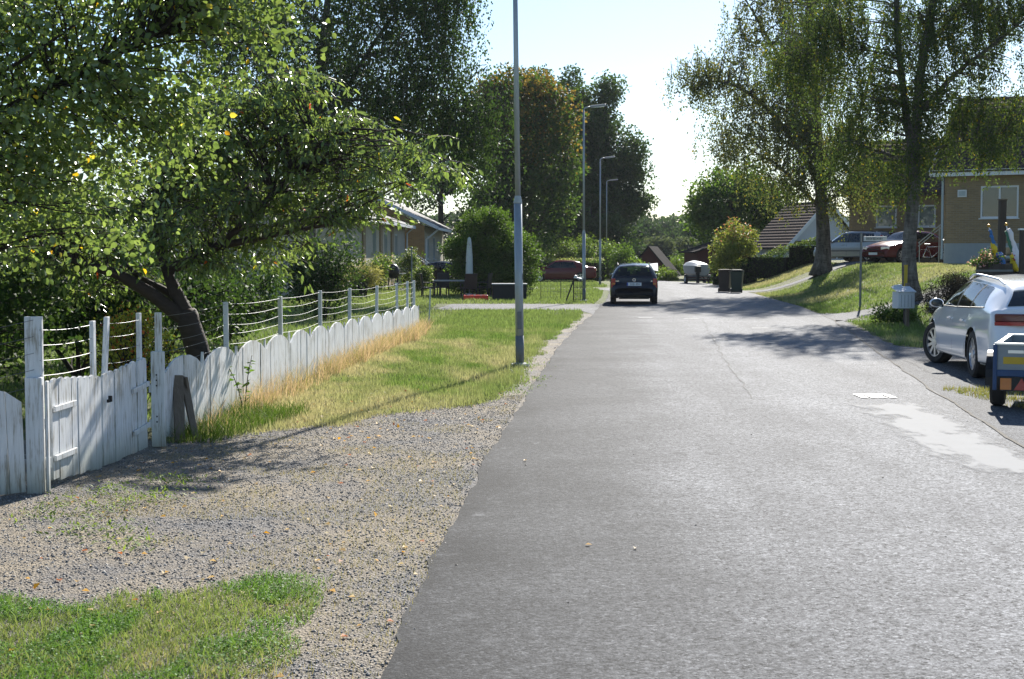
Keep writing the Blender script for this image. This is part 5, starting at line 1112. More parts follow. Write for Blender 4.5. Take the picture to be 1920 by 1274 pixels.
for sd, xc in ((-1, x0 - .04), (1, x0 + tw_ + .04)):
    wheel(tr, xc, .72, .25, sd, 5, tw=.16, rimc='white_metal', rim_r=.55)
    mb = MB(); m = 12; vs = []
    for q in range(m + 1):
        t = math.pi * (q / m) * 1.04; vs += [(xc - .12, .72 + .35 * math.cos(t), .31 + .35 * math.sin(t)), (xc + .12, .72 + .35 * math.cos(t), .31 + .35 * math.sin(t)), (xc - .12, .72 + .33 * math.cos(t), .31 + .33 * math.sin(t)), (xc + .12, .72 + .33 * math.cos(t), .31 + .33 * math.sin(t))]
    mb.add(vs, [f for q in range(m) for f in ((4 * q, 4 * q + 1, 4 * q + 5, 4 * q + 4), (4 * q + 2, 4 * q + 6, 4 * q + 7, 4 * q + 3), (4 * q, 4 * q + 4, 4 * q + 6, 4 * q + 2), (4 * q + 1, 4 * q + 3, 4 * q + 7, 4 * q + 5))])
    mb.build('mudguard', M['black'], tr)
mb = MB(); mb.tube([(x0 - .04, .72, .25), (x0 + tw_ + .04, .72, .25)], .03, 8).box((x0 + tw_ / 2, tl + .7, .40), (.07, 1.4, .07)); mb.build('axle_and_drawbar', M['galv_dark'], tr)

# ------------------------------------------------------------------ boat on its trailer far down the road
M['tarp'] = mat_simple('silver tarpaulin', (.36, .38, .40), .55, .2, var=.2, scale=5, bump=.7)
M['fabric_w'] = mat_simple('white canvas', (.75, .76, .78), .7, var=.1)
bp = (11.75, 88.5, 0); bt = thing('boat_trailer', 'boat trailer with black wheels under the silver-covered boat', 'trailer', bp, R(8))
mb = MB(); mb.box((0, 2.2, .48), (.08, 4.6, .08)).box((-.45, 1.2, .48), (.06, 2.6, .06)).box((.45, 1.2, .48), (.06, 2.6, .06)).box((0, 1.3, .32), (1.5, .06, .06)).box((0, .1, .50), (1.3, .05, .12)); mb.build('frame', M['galv_dark'], bt)
for sd in (-1, 1): wheel(bt, sd * .75, 1.3, .28, sd, 5, tw=.16, rimc='white_metal')
bo = thing('motorboat', 'small boat wrapped in a silver tarpaulin with a dark outboard motor, on a trailer', 'boat', (11.75, 88.5, .52), R(8))
def boat_ring(t):
    w = (.44 + .12 * math.sin(t * math.pi * .8)) * (1 - max(0, t - .55) ** 2 * 4.4); k = .25 + .75 * math.sin(min(1, t * 1.3 + .25) * math.pi * .5); top = .66 + .26 * math.sin(math.pi * (t * .9 + .05))
    return [(-w * .25, .0 + .3 * max(0, t - .7)), (-w * .8, .12 + .3 * max(0, t - .7)), (-w, .5), (-w * 1.02, .60), (-w * .6, .60 + (top - .60) * .7), (0, top), (w * .6, .60 + (top - .60) * .7), (w * 1.02, .60), (w, .5), (w * .8, .12 + .3 * max(0, t - .7)), (w * .25, .3 * max(0, t - .7))]
mb = MB(); ts = np.linspace(0, 1, 14); rings = [boat_ring(t) for t in ts]; k = len(rings[0])
mb.add([(x, t * 4.2, z) for t, r_ in zip(ts, rings) for x, z in r_], [(i * k + j, i * k + (j + 1) % k, (i + 1) * k + (j + 1) % k, (i + 1) * k + j) for i in range(13) for j in range(k)] + [tuple(range(k))[::-1], tuple(range(13 * k, 14 * k))])
mb.build('covered_hull', M['tarp'], bo)
mo = MB(); mo.box((-.42, -.25, .40), (.34, .42, .40)).box((-.42, -.22, .16), (.22, .26, .2)).build('motor_cowl', M['black'], bo, bevel=.06)
MB().box((-.42, -.25, -.12), (.16, .24, .66)).box((0, -.28, -.30), (.24, .34, .03)).tube([(0, -.45, -.38), (0, -.05, -.38)], .07, 8).build('motor_leg', M['black_soft'], bo, bevel=.01)
# ------------------------------------------------------------------ houses
M['brick_y'] = mat_brick('yellow brown brick', (.33, .235, .125), (.24, .175, .10), (.31, .265, .20)); M['brick_o'] = mat_brick('orange brick', (.62, .35, .15), (.48, .27, .115), (.52, .42, .30)); M['brick_g'] = mat_brick('pale grey brick', (.50, .47, .39), (.41, .38, .31), (.46, .43, .38)); M['brick_b'] = mat_brick('beige brick plinth', (.50, .38, .26), (.40, .30, .20), (.45, .38, .30))
M['render'] = mat_simple('grey rendered plinth', (.30, .33, .34), .9, var=.12, scale=4, bump=.2); M['white_wall'] = mat_simple('white painted boarding', (.52, .56, .62), .6, var=.08, scale=4); M['falu'] = mat_simple('dark red painted boards', (.085, .018, .014), .85, var=.35, scale=4, bump=.3, streak=(9, 9, 1))
M['tile'] = mat_simple('brown concrete roof tiles', (.065, .049, .043), .95, var=.4, scale=7, spec=.05); M['felt'] = mat_simple('dark grey roof felt', (.06, .06, .065), .8, var=.25, scale=5); M['trim'] = mat_simple('white trim boards', (.68, .70, .72), .5, var=.06); M['grey_trim'] = mat_simple('grey blue window frame', (.40, .46, .48), .5, var=.08)
M['curtain'] = mat_simple('pale curtain', (.45, .46, .42), .9, var=.25, scale=3); M['room'] = mat_simple('dark room', (.02, .022, .022), .9); M['blind'] = mat_simple('tan roller blind', (.55, .40, .22), .8, var=.2, scale=2)
def wall(name, mat, parent, w, h, holes=(), depth=.14, loc=(0, 0, 0), rz=0.0):
    "wall in its own frame: x along, z up, outside is -y; holes (x0,z0,x1,z1) with reveals"
    xs = sorted({0, w, *[q for h_ in holes for q in (h_[0], h_[2])]}); zs = sorted({0, h, *[q for h_ in holes for q in (h_[1], h_[3])]})
    mb = MB()
    for a, b in zip(xs[:-1], xs[1:]):
        for c, d in zip(zs[:-1], zs[1:]):
            mx, mz = (a + b) / 2, (c + d) / 2
            if any(q[0] < mx < q[2] and q[1] < mz < q[3] for q in holes): continue
            mb.add([(a, 0, c), (b, 0, c), (b, 0, d), (a, 0, d)], [(0, 1, 2, 3)])
    for a, c, b, d in holes:
        mb.add([(a, 0, c), (b, 0, c), (b, 0, d), (a, 0, d), (a, depth, c), (b, depth, c), (b, depth, d), (a, depth, d)], [(0, 4, 5, 1), (1, 5, 6, 2), (2, 6, 7, 3), (3, 7, 4, 0)])
    mb.add([(0, 0, h), (w, 0, h), (w, depth, h), (0, depth, h)], [(0, 1, 2, 3)])
    o = mb.build(name, mat, parent, loc=loc); o.rotation_euler = (0, 0, rz); return o
def window(parent, x0, z0, x1, z1, loc, rz, mull=1, fw=.075, frame='trim', pane='glass', behind='curtain', sill=True):
    c, s = math.cos(rz), math.sin(rz)
    def build(mb, n, m, p): o = mb.build(n, M[m], p); return o
    f = MB(); y0 = .05
    f.box(((x0 + x1) / 2, y0, z0 + fw / 2), (x1 - x0, .07, fw)).box(((x0 + x1) / 2, y0, z1 - fw / 2), (x1 - x0, .07, fw))
    for x in (x0 + fw / 2, x1 - fw / 2): f.box((x, y0, (z0 + z1) / 2), (fw, .07, z1 - z0 - 2 * fw))
    for k in range(mull): f.box((x0 + (x1 - x0) * (k + 1) / (mull + 1), y0, (z0 + z1) / 2), (fw, .062, z1 - z0 - 2 * fw))
    o = f.build('window', M[frame], parent, loc=loc); o.rotation_euler = (0, 0, rz)
    MB().add([(x0 + fw * .5, .07, z0 + fw * .5), (x1 - fw * .5, .07, z0 + fw * .5), (x1 - fw * .5, .07, z1 - fw * .5), (x0 + fw * .5, .07, z1 - fw * .5)], [(0, 1, 2, 3)]).build('pane', M[pane], o)
    if sill: MB().box(((x0 + x1) / 2, -.02, z0 - .022), (x1 - x0 + .1, .16, .04)).build('sill', M[frame], o)
    return o
def tile_slope(mb, p0, ex, w, eu, L, rows=16, cols=48, wave=.018, step=.035):
    "tiled slope: eave corner p0, along ex width w, up-slope eu length L; overlapping courses"
    ex = np.array(ex, float); eu = np.array(eu, float); nn = np.cross(ex, eu); p0 = np.array(p0, float); n0 = len(mb.v); vs = []; fs = []
    for r_ in range(rows):
        for e in (0, 1):
            v = (r_ + e * 1.04) / rows * L
            for c in range(cols * 4 + 1):
                u = c / (cols * 4) * w; hgt = wave * math.cos(c * math.pi / 2) + step * (1 - e); vs.append(p0 + ex * u + eu * v + nn * (hgt + .04))
        b = r_ * 2 * (cols * 4 + 1); m = cols * 4 + 1
        for c in range(cols * 4): fs.append((b + c, b + c + 1, b + m + c + 1, b + m + c))
        if True:
            k = len(vs); 
            for c in range(cols * 4 + 1): vs.append(np.array(vs[b + c]) - nn * step)
            m2 = k
            for c in range(cols * 4): fs.append((m2 + c, m2 + c + 1, b + c + 1, b + c))
    # re-index: rows are not contiguous because of the risers
    return vs, fs
def roof_slope(parent, mat, p0, ex, w, eu, L, rows=14, cols=40, loc=(0, 0, 0), rz=0):
    ex = np.array(ex, float); eu = np.array(eu, float); eu = eu / np.linalg.norm(eu); nn = np.cross(ex, eu); p0 = np.array(p0, float)
    n = cols * 3 + 1; u = np.linspace(0, w, n); hv = .007 * np.cos(np.arange(n) * 2 * math.pi / 3); rowsV = []
    for r_ in range(rows):
        for v, h in ((r_ / rows * L, .0), (r_ / rows * L, .010), ((r_ + 1) / rows * L, .012)):
            rowsV.append(p0 + ex * u[:, None] + eu * v + nn * (hv + h + .05)[:, None])
    V = np.array(rowsV); m = len(rowsV); i = np.arange((m - 1) * n).reshape(-1, n)[:, :-1].ravel()
    o = mesh_np('roof_tiles', V.reshape(-1, 3), np.stack([i, i + 1, i + n + 1, i + n], 1), mat, parent); o.location = loc; o.rotation_euler = (0, 0, rz); return o

# --- yellow brick house on the right hill: front block and set-back wing (local frame: x along the facade, y into the house)
hx, hy = 17.95, 60.0; hzv = 1.42; rzA = -R(30)
hA = thing('brick_house', 'yellow brick house with brown tiled roof and grey plinth on the right hill', 'house', (hx, hy, hzv), rzA)
WA, DA, PL, WH = 11.0, 9.0, .85, 3.08
wall('plinth', M['render'], hA, WA, PL, [(1.75, .28, 2.95, .74)], loc=(0, 0, 0)); window(hA, 1.75, .28, 2.95, .74, (0, 0, 0), 0, 0, .06, 'grey_trim', 'glass', None)
wall('wall', M['brick_y'], hA, WA, WH, [(1.45, 1.02, 2.95, 2.34), (6.5, 1.0, 7.9, 2.3)], loc=(0, .03, PL)); 
for xa in (1.45, 6.5): window(hA, xa, PL + 1.02, xa + (1.5 if xa < 3 else 1.4), PL + 2.34, (0, .03, 0), 0, 1, .07, 'trim')
MB().box((2.2, .40, PL + 1.6), (1.36, .02, 1.4)).box((7.2, .40, PL + 1.6), (1.36, .02, 1.4)).build('curtain', M['curtain'], hA)
wall('plinth', M['render'], hA, DA, PL, loc=(0, DA, 0), rz=-R(90)); wall('wall', M['brick_y'], hA, DA, WH, loc=(.03, DA, PL), rz=-R(90))
wall('wall', M['brick_y'], hA, DA, PL + WH, loc=(WA, 0, 0), rz=R(90))
# gable triangle on the left end, roof, rake boards
pitch = R(35); rise = (DA / 2 + .0) * math.tan(pitch); zt = PL + WH
MB().add([(.03, 0, zt), (.03, DA, zt), (.03, DA / 2, zt + rise)], [(0, 1, 2)]).build('gable', M['brick_y'], hA)
ov = .45; sl = (DA / 2 + ov) / math.cos(pitch)
roof_slope(hA, M['tile'], (-.5, -ov, zt - ov * math.tan(pitch) + .10), (1, 0, 0), WA + 1, (0, math.cos(pitch), math.sin(pitch)), sl, 16, 44)
roof_slope(hA, M['tile'], (WA + .5, DA + ov, zt - ov * math.tan(pitch) + .10), (-1, 0, 0), WA + 1, (0, -math.cos(pitch), math.sin(pitch)), sl, 16, 44)
mb = MB(); mb.box((WA / 2, -ov + .02, zt - ov * math.tan(pitch) + .06), (WA + .98, .03, .16)).box((WA / 2, -ov / 2, zt - .09), (WA + .9, ov, .02)); mb.build('eave_board', M['trim'], hA)
mb = MB()
for yy, sg_ in ((-ov, 1), (DA + ov, -1)):
    mm = Matrix.Translation((-.53, yy + sg_ * sl / 2 * math.cos(pitch), zt - ov * math.tan(pitch) + .10 + sl / 2 * math.sin(pitch))) @ Matrix.Rotation(sg_ * pitch, 4, 'X'); mb.box(0, (.035, sl, .20), M=mm)
mb.build('rake_board', M['trim'], hA)
MB().tube([(-.06, -.10, zt - .1), (-.06, -.08, .2)], .05, 8).build('downpipe', M['grey_trim'], hA)
MB().box((.72, -.02, PL + 2.05), (.36, .08, .30)).build('vent_box', M['trim'], hA); MB().box((.72, -.065, PL + 2.05), (.27, .02, .20)).build('vent_grille', M['grey_trim'], hA)
MB().box((6.5, 6.0, zt + 2.8), (.8, .8, 1.6)).build('chimney', M['brick_y'], hA)
# wing: set back, extends to the left
wx, wy = -7.5, 11.5; WW, DW = 7.9, 7.5; PLw = .55
wall('wall', M['brick_o2'] if 'brick_o2' in M else M['brick_y'], hA, WW, PLw + WH, [(1.37, 1.75, 2.42, 2.85), (3.47, 1.75, 4.35, 2.85)], loc=(wx, wy, 0))
window(hA, 1.37, 1.75, 2.42, 2.85, (wx, wy, 0), 0, 0, .08, 'trim', 'glass_sky'); window(hA, 3.47, 1.75, 4.35, 2.85, (wx, wy, 0), 0, 0, .08, 'trim', 'glass_sky')
MB().box((wx + 3.91, wy + .1, 2.3), (.8, .01, 1.0)).build('roller_blind', M['blind'], hA)
wall('wall', M['brick_y'], hA, DW, PLw + WH, loc=(wx, wy + DW, 0), rz=-R(90))
ztw = PLw + WH; slw = (DW / 2 + ov) / math.cos(pitch)
roof_slope(hA, M['tile'], (wx - .4, wy - ov, ztw - ov * math.tan(pitch) + .1), (1, 0, 0), WW + .6, (0, math.cos(pitch), math.sin(pitch)), slw, 14, 36)
roof_slope(hA, M['tile'], (wx + WW + .2, wy + DW + ov, ztw - ov * math.tan(pitch) + .1), (-1, 0, 0), WW + .6, (0, -math.cos(pitch), math.sin(pitch)), slw, 14, 36)
MB().add([(wx, wy, ztw), (wx, wy + DW, ztw), (wx, wy + DW / 2, ztw + DW / 2 * math.tan(pitch))], [(0, 1, 2)]).build('gable', M['brick_y'], hA)
mb = MB(); mb.box((wx + WW / 2, wy - ov + .02, ztw - ov * math.tan(pitch) + .06), (WW + .6, .03, .15)); mb.build('eave_board', M['dark_wood'], hA)
# steps with hand rail in the corner between the blocks
st = thing('stair_railing', 'light metal stair railing in the corner of the yellow brick house', 'railing', (18.5, 63.2, hz_(18.5, 63.2)), rzA)
mb = MB()
for z in (.0, -.14): mb.tube([(-.7, 0, .95 + z), (.25, 0, 1.75 + z)], .025, 6)
for x, z in ((-.65, .99), (.2, 1.7)): mb.tube([(x, 0, 0), (x, 0, z)], .02, 6)
mb.build('rails', M['galv'], st)
# --- white gabled house behind the hedge
hC = thing('white_house', 'white gabled house with steep dark tiled roof behind hedge and silver estate car', 'house', (18.5, 96, .75), R(20))
wC, dC, zC, rC = 5.2, 4.5, 2.0, 2.6
wall('wall', M['white_wall'], hC, wC, zC, [(1.2, .7, 2.3, 1.6), (3.1, .7, 4.2, 1.6)]); window(hC, 1.2, .7, 2.3, 1.6, (0, 0, 0), 0); window(hC, 3.1, .7, 4.2, 1.6, (0, 0, 0), 0)
MB().add([(0, 0, zC), (wC, 0, zC), (wC / 2, 0, zC + rC)], [(0, 1, 2)]).build('gable', M['white_wall'], hC)
wall('wall', M['white_wall'], hC, dC, zC, loc=(0, dC, 0), rz=-R(90))
p2 = math.atan2(rC, wC / 2); s2 = (wC / 2 + .6) / math.cos(p2)
roof_slope(hC, M['tile'], (-.6, dC + .3, zC - .6 * math.tan(p2)), (0, -1, 0), dC + .8, (math.cos(p2), 0, math.sin(p2)), s2, 16, 24); roof_slope(hC, M['tile'], (wC + .6, -.5, zC - .6 * math.tan(p2)), (0, 1, 0), dC + .8, (-math.cos(p2), 0, math.sin(p2)), s2, 16, 24)
for sg_ in (1, -1):
    hw_ = (wC / 2 + .6) / 2
    mm = Matrix.Translation((wC / 2 - sg_ * hw_, -.52, zC + rC - hw_ * math.tan(p2) + .04)) @ Matrix.Rotation(-sg_ * p2, 4, 'Y'); MB().box(0, (s2, .05, .22), M=mm).build('rake_board', M['trim'], hC)
MB().box((wC / 2, -.06, zC - .15), (wC - .2, .10, .24)).build('dark_band', M['dark_wood'], hC)
# --- houses on the left behind the patio: near long block with grey brick facade, far block with orange brick end
rzL = R(88)      # facade looks to the road; local x runs away from the camera, outside (-y) faces right
hD = thing('brick_house', 'long grey brick house with plinth and tall windows behind the weeping birch', 'house', (-7.5, 62, 0), rzL)
holes = [(2.6, 1.55, 4.0, 3.0), (11.6, 1.3, 13.0, 3.3), (16.4, 1.5, 17.8, 3.0), (21.4, 1.5, 22.7, 3.0)]
wall('plinth', M['brick_b'], hD, 26.6, 1.25, loc=(0, -.05, 0)); wall('wall', M['brick_g'], hD, 26.6, 2.3, [(a, b - 1.25, c, d - 1.25) for a, b, c, d in holes], loc=(0, 0, 1.25))
for a, b, c, d in holes: window(hD, a, b, c, d, (0, 0, 0), 0, 1, .09, 'grey_trim')
for x in (8.0, 14.6, 19.6): MB().box((x, -.02, 1.8), (.9, .12, 3.5)).build('brick_panel', M['brick_y'], hD)
wall('wall', M['brick_g'], hD, 9, 3.55, loc=(0, 9, 0), rz=-R(90))
roof_slope(hD, M['felt'], (-.5, -.6, 3.50), (1, 0, 0), 27.6, (0, math.cos(R(20)), math.sin(R(20))), 5.6, 10, 50); roof_slope(hD, M['felt'], (27.1, 9.6, 3.50), (-1, 0, 0), 27.6, (0, -math.cos(R(20)), math.sin(R(20))), 5.6, 10, 50)
MB().box((13.3, -.62, 3.47), (27.6, .03, .18)).build('eave_board', M['trim'], hD)
MB().tube([(26.5, -.56, 3.45), (26.5, -.15, 3.1), (26.5, -.10, .2)], .05, 8).build('downpipe', M['trim'], hD)
hE = thing('brick_house', 'house with orange brick end and white downpipe, left of the huge rounded bush', 'house', (-5.45, 90, 0), R(88))
wall('wall', M['brick_o'], hE, 6.5, 3.6, loc=(-.0, 6.5, 0), rz=-R(90)); 
wall('plinth', M['brick_b'], hE, 14, 1.1, loc=(0, -.05, 0)); wall('wall', M['brick_g'], hE, 14, 2.5, [(1.6, .4, 3.0, 1.9), (6, .4, 7.4, 1.9)], loc=(0, 0, 1.1))
for a in (1.6, 6.0): window(hE, a, 1.5, a + 1.4, 3.0, (0, 0, 0), 0, 1, .09, 'grey_trim')
MB().add([(0, 0, 3.6), (0, 6.5, 3.6), (0, 3.25, 3.6 + 3.25 * math.tan(R(26)))], [(0, 1, 2)]).build('gable', M['brick_o'], hE)
roof_slope(hE, M['felt'], (-.8, -.9, 3.42), (1, 0, 0), 15.6, (0, math.cos(R(26)), math.sin(R(26))), 4.75, 10, 36); roof_slope(hE, M['felt'], (14.8, 7.4, 3.42), (-1, 0, 0), 15.6, (0, -math.cos(R(26)), math.sin(R(26))), 4.75, 10, 36)
mb = MB(); mb.box((7, -.92, 3.40), (15.6, .03, .16))
for sg_, y0 in ((1, -.9), (-1, 7.4)):
    mm = Matrix.Translation((-.82, y0 + sg_ * 2.13, 3.45 + 1.04)) @ Matrix.Rotation(sg_ * R(26), 4, 'X'); mb.box(0, (.04, 4.75, .20), M=mm)
mb.build('eave_board', M['trim'], hE)
MB().tube([(-.10, -.84, 3.36), (-.10, -.55, 3.1), (-.10, -.12, 2.75), (-.10, -.10, .3)], .06, 8).build('downpipe', M['trim'], hE)
rl = thing('stair_railing', 'pale stair railing descending beside the flower bed in front of the orange brick wall', 'railing', (-5.6, 83.5, 0), R(-10))
mb = MB(); mb.tube([(-.6, 0, 2.1), (1.15, 0, .95)], .03, 6).tube([(-.6, .9, 2.1), (1.15, .9, .95)], .03, 6)
for x, z in ((-.55, 2.05), (.3, 1.5), (1.1, 1.0)): mb.tube([(x, 0, 0), (x, 0, z)], .025, 6)
mb.build('rails', M['white_metal'], rl)
# --- red cabins far down the road
M['cab_roof'] = mat_simple('black roof felt', (.022, .020, .020), 1.0, var=.25, scale=5, spec=.03)
def cabin(label, x, y, rz, w, d, h, rise, ov_, roofm):
    t = thing('red_cabin', label, 'cabin', (x, y, 0), rz)
    MB().box((w / 2, d / 2, h / 2), (w, d, h)).build('wall', M['falu'], t)
    [MB().add([(0, yy, h), (w, yy, h), (w / 2, yy, h + rise)], [(0, 1, 2)]).build('gable', M['falu'], t) for yy in (0, d)]
    p = math.atan2(rise, w / 2); L_ = (w / 2 + ov_) / math.cos(p); mb = MB(); tr_ = MB()
    for sg_ in (1, -1):
        cxm = w / 2 - sg_ * (w / 2 + ov_) / 2; czm = h + rise - (w / 2 + ov_) / 2 * math.tan(p) + .07
        mb.box(0, (L_, d + .7, .09), M=Matrix.Translation((cxm, d / 2, czm)) @ Matrix.Rotation(-sg_ * p, 4, 'Y'))
    mb.build('roof', M['cab_roof'], t)
    return t
cabin('A-shaped dark red cabin with steep grey roof beyond the dark blue estate car', 9.5, 118, -R(13), 3.4, 5.0, .4, 2.0, .5, 'felt')
cabin('dark red shed with low grey roof behind the silver-covered boat', 13.0, 101, R(6), 3.9, 4.2, 2.0, .62, .35, 'felt')
aw = thing('canopy', 'white canopy sheet stretched low beside the A-shaped red cabin', 'canopy', (10.1, 112, 0), R(-4))
MB().add([(-1.0, 0, .95), (1.25, -.2, .55), (1.25, 1.4, 1.15), (-1.0, 1.5, .85), (-1.0, 0, .92), (1.25, -.2, .52), (1.25, 1.4, 1.12), (-1.0, 1.5, .82)], [(0, 1, 2, 3), (7, 6, 5, 4), (0, 4, 5, 1), (1, 5, 6, 2), (2, 6, 7, 3), (3, 7, 4, 0)]).build('sheet', M['fabric_w'], aw)
mb = MB()
for x, y_, z in ((-1.0, 0, .95), (1.22, -.18, .55), (1.2, 1.35, 1.12), (-.98, 1.45, .82)): mb.tube([(x, y_, 0), (x, y_, z)], .03, 6)
mb.build('poles', M['galv'], aw)
# ------------------------------------------------------------------ street lamps
lamps = [((975, 688), 0.75, 'tall galvanised street lamp standing nearest on the verge, its top beyond the picture'), ((1095, 565.5), .25, 'second street lamp, on the lawn left of the dark blue estate car'), ((1125, 0), .1, 'third street lamp, just behind the dark blue estate car'), ((1137, 0), .1, 'fourth street lamp along the road, second farthest'), ((1144.5, 0), 0, 'farthest and smallest street lamp at the road')]
ld = [None, 55.5, 84.5, 110, 152]
HL = 7.35
for k, ((px, py), tilt, lab) in enumerate(lamps):
    p = G(px, py) if k == 0 else np.array([(px - 960) / F * ld[k], ld[k], 0])
    t = thing('street_lamp', lab, 'street lamp', (p[0], p[1], 0), group='street lamps along the road'); t.rotation_euler = (0, R(-tilt), 0)
    zc = 2.62
    MB().tube([(0, 0, -.1), (0, 0, zc)], [.066, .064], 16).build('lower_pole', M['galv'], t, smooth=True)
    MB().tube([(0, 0, 0), (0, 0, .50)], .0685, 16).build('foot_sleeve', M['galv_dark'], t, smooth=True)
    MB().lathe([(.066, zc), (.070, zc + .02), (.046, zc + .12), (.046, zc + .121)], 16, cap=False).build('collar', M['galv'], t, smooth=True)
    MB().tube([(0, 0, zc + .1), (0, 0, HL)], [.046, .036], 14).build('upper_pole', M['galv'], t, smooth=True)
    a = thing('arm_', None, None); bpy.data.objects.remove(a)
    ar = MB().tube([(0, 0, HL - .02), (.05, 0, HL + .05), (.25, 0, HL + .10)], [.034, .03, .028], 10).build('arm', M['galv'], t, smooth=True)
    MB().box((.55, 0, HL + .13), (.62, .22, .085), ry=R(-6)).build('lamp_head', M['grey_pl'], ar, bevel=.03)
    MB().box((.58, 0, HL + .083), (.42, .16, .01), ry=R(-6)).build('lamp_lens', M['clear_lens'], ar)
    MB().box((0, -.067, .75), (.07, .012, .28)).build('service_door', M['galv_dark'], t, bevel=.004)
    MB().box((.066, -.01, 1.35 + .1), (.006, .05, .10)).build('sticker', M['white_pl'] if k else M['galv_dark'], t)
    MB().lathe([(.16, 0), (.15, .05), (.07, .07), (.07, .07)], 14).build('foot', M['concrete'], t)

# ------------------------------------------------------------------ patio
def chair(label, x, y, rz):
    t = thing('garden_chair', label, 'chair', (x, y, 0), rz, 'black garden chairs round the patio table')
    MB().box((0, 0, .42), (.54, .54, .07)).build('seat', M['rattan'], t, bevel=.02)
    MB().box((0, -.27, .72), (.54, .06, .62), rx=R(8)).build('backrest', M['rattan'], t, bevel=.02)
    for sx in (-.25, .25):
        for sy in (-.24, .24): MB().box((sx, sy, .20), (.045, .045, .40)).build('leg', M['rattan'], t)
        MB().box((sx * 1.08, .02, .64), (.06, .52, .04)).box((sx * 1.08, .25, .52), (.05, .05, .22)).build('armrest', M['rattan'], t, bevel=.01)
    return t
c1 = G(812, 561); tc = W(845, 530, 60)
tb = thing('garden_table', 'oval garden table with pale top and dark legs on the patio lawn', 'table', (tc[0] + .05, 60.3, 0), 0)
MB().lathe([(.80, .69), (.82, .70), (.82, .73), (.80, .74)], 28, Matrix.Scale(.72, 4, (0, 1, 0))).build('tabletop', M['grey_pl'], tb)
for sx in (-.5, .5):
    for sy in (-.3, .3): MB().box((sx, sy, .345), (.06, .06, .69)).build('leg', M['rattan'], tb)
chair('black rattan chair at the left side of the patio table', tc[0] - .95, 60.1, -R(80))
chair('black rattan chair with its back to the road, right of the patio table', tc[0] + .78, 59.2, R(20))
chair('black rattan chair on the far side of the patio table, left one', tc[0] - .45, 61.6, R(170))
chair('black rattan chair just in front of the closed parasol', tc[0] + 1.35, 60.9, R(75))
pp = W(880, 500, 62.2)
ps = thing('parasol', 'closed garden parasol in a tall grey-white cover behind the patio chairs', 'parasol', (pp[0], 62.2, 0))
MB().lathe([(.16, .75), (.16, 1.1), (.145, 1.7), (.10, 2.3), (.07, 2.5), (.02, 2.56)], 14).build('cover', M['fabric_p'] if 'fabric_p' in M else mat_simple('grey white cover', (.55, .60, .62), .8, var=.1), ps, smooth=True)
MB().tube([(0, 0, .1), (0, 0, .8)], .025, 8).build('pole', M['galv_dark'], ps); MB().lathe([(.35, 0), (.33, .1), (.05, .14)], 18).build('base', M['concrete'], ps)
M['red_pl'] = mat_simple('bright red plastic', (.80, .045, .02), .4, var=.1)
rx_ = W(892, 552, 57.2)
sb = thing('sandbox', 'low bright red plastic play tub on the grass under the patio chairs', 'play tub', (rx_[0], 57.2, 0), R(3))
MB().box((0, -.30, .10), (.95, .06, .20)).box((0, .30, .10), (.95, .06, .20)).box((-.45, 0, .10), (.06, .54, .20)).box((.45, 0, .10), (.06, .54, .20)).box((0, 0, .02), (.85, .54, .03)).build('tub', M['red_pl'], sb, bevel=.02)
mb = MB()
for x in (-.3, -.05, .2, .4): mb.box((x, -.31, .205), (.10, .05, .012))
mb.build('rim_glints', M['white_pl'], sb)  # white bars on the tub edge stand in for sun glints
sx_ = W(955, 550, 57.0)
bx = thing('storage_box', 'dark grey storage box with pale lid edge beside the nearest street lamp', 'box', (sx_[0], 57.0, 0), R(2))
MB().box((0, 0, .31), (1.34, .6, .62)).build('box', M['black_soft'], bx, bevel=.015); MB().box((0, 0, .645), (1.40, .66, .045)).build('lid', M['grey_pl'], bx, bevel=.012)
g_ = W(735, 500, 71.5)
gr_ = thing('barbecue', 'black kettle-lidded barbecue on a wheeled cart in front of the flower bed', 'barbecue', (g_[0] + .05, 71.5, 0), R(8))
MB().lathe([(.30, .85), (.33, .93), (.33, 1.0), (.27, 1.2), (.15, 1.32), (.03, 1.35)], 18).build('lid', M['black'], gr_, smooth=True); MB().lathe([(.12, .62), (.26, .70), (.33, .92), (.33, .94)], 18).build('bowl', M['black'], gr_, smooth=True)
for sx in (-.22, .22): MB().box((sx, 0, .35), (.04, .34, .66)).build('leg', M['black_soft'], gr_)
MB().box((.48, 0, .86), (.32, .4, .03)).box((0, 0, .25), (.46, .36, .03)).build('shelf', M['white_metal'], gr_)
MB().tube([(-.1, -.26, 1.18), (.1, -.26, 1.18)], .02, 6).build('handle', M['galv'], gr_)
pt_ = W(668, 540, 61)
po = thing('planter', 'wide black planter tub in front of the grey brick house', 'planter', (pt_[0], 61, 0))
MB().lathe([(.44, 0), (.52, .62), (.55, .66), (.50, .66), (.46, .5)], 22).build('tub', M['black_soft'], po, smooth=True)
bush('grass_plant', 'pale ornamental grasses spilling from the wide black planter tub', 'plant', (pt_[0] + .05, 61.02, .5), [[pt_[0] + .15, 61, .95, .85, .6, .5, 1], [pt_[0] + .5, 61, .8, .5, .4, .4, 1]], 60, 60, .17, ((.22, .24, .08), (.34, .32, .14)), .22, 151, aspect=.16, stem_r=.02)
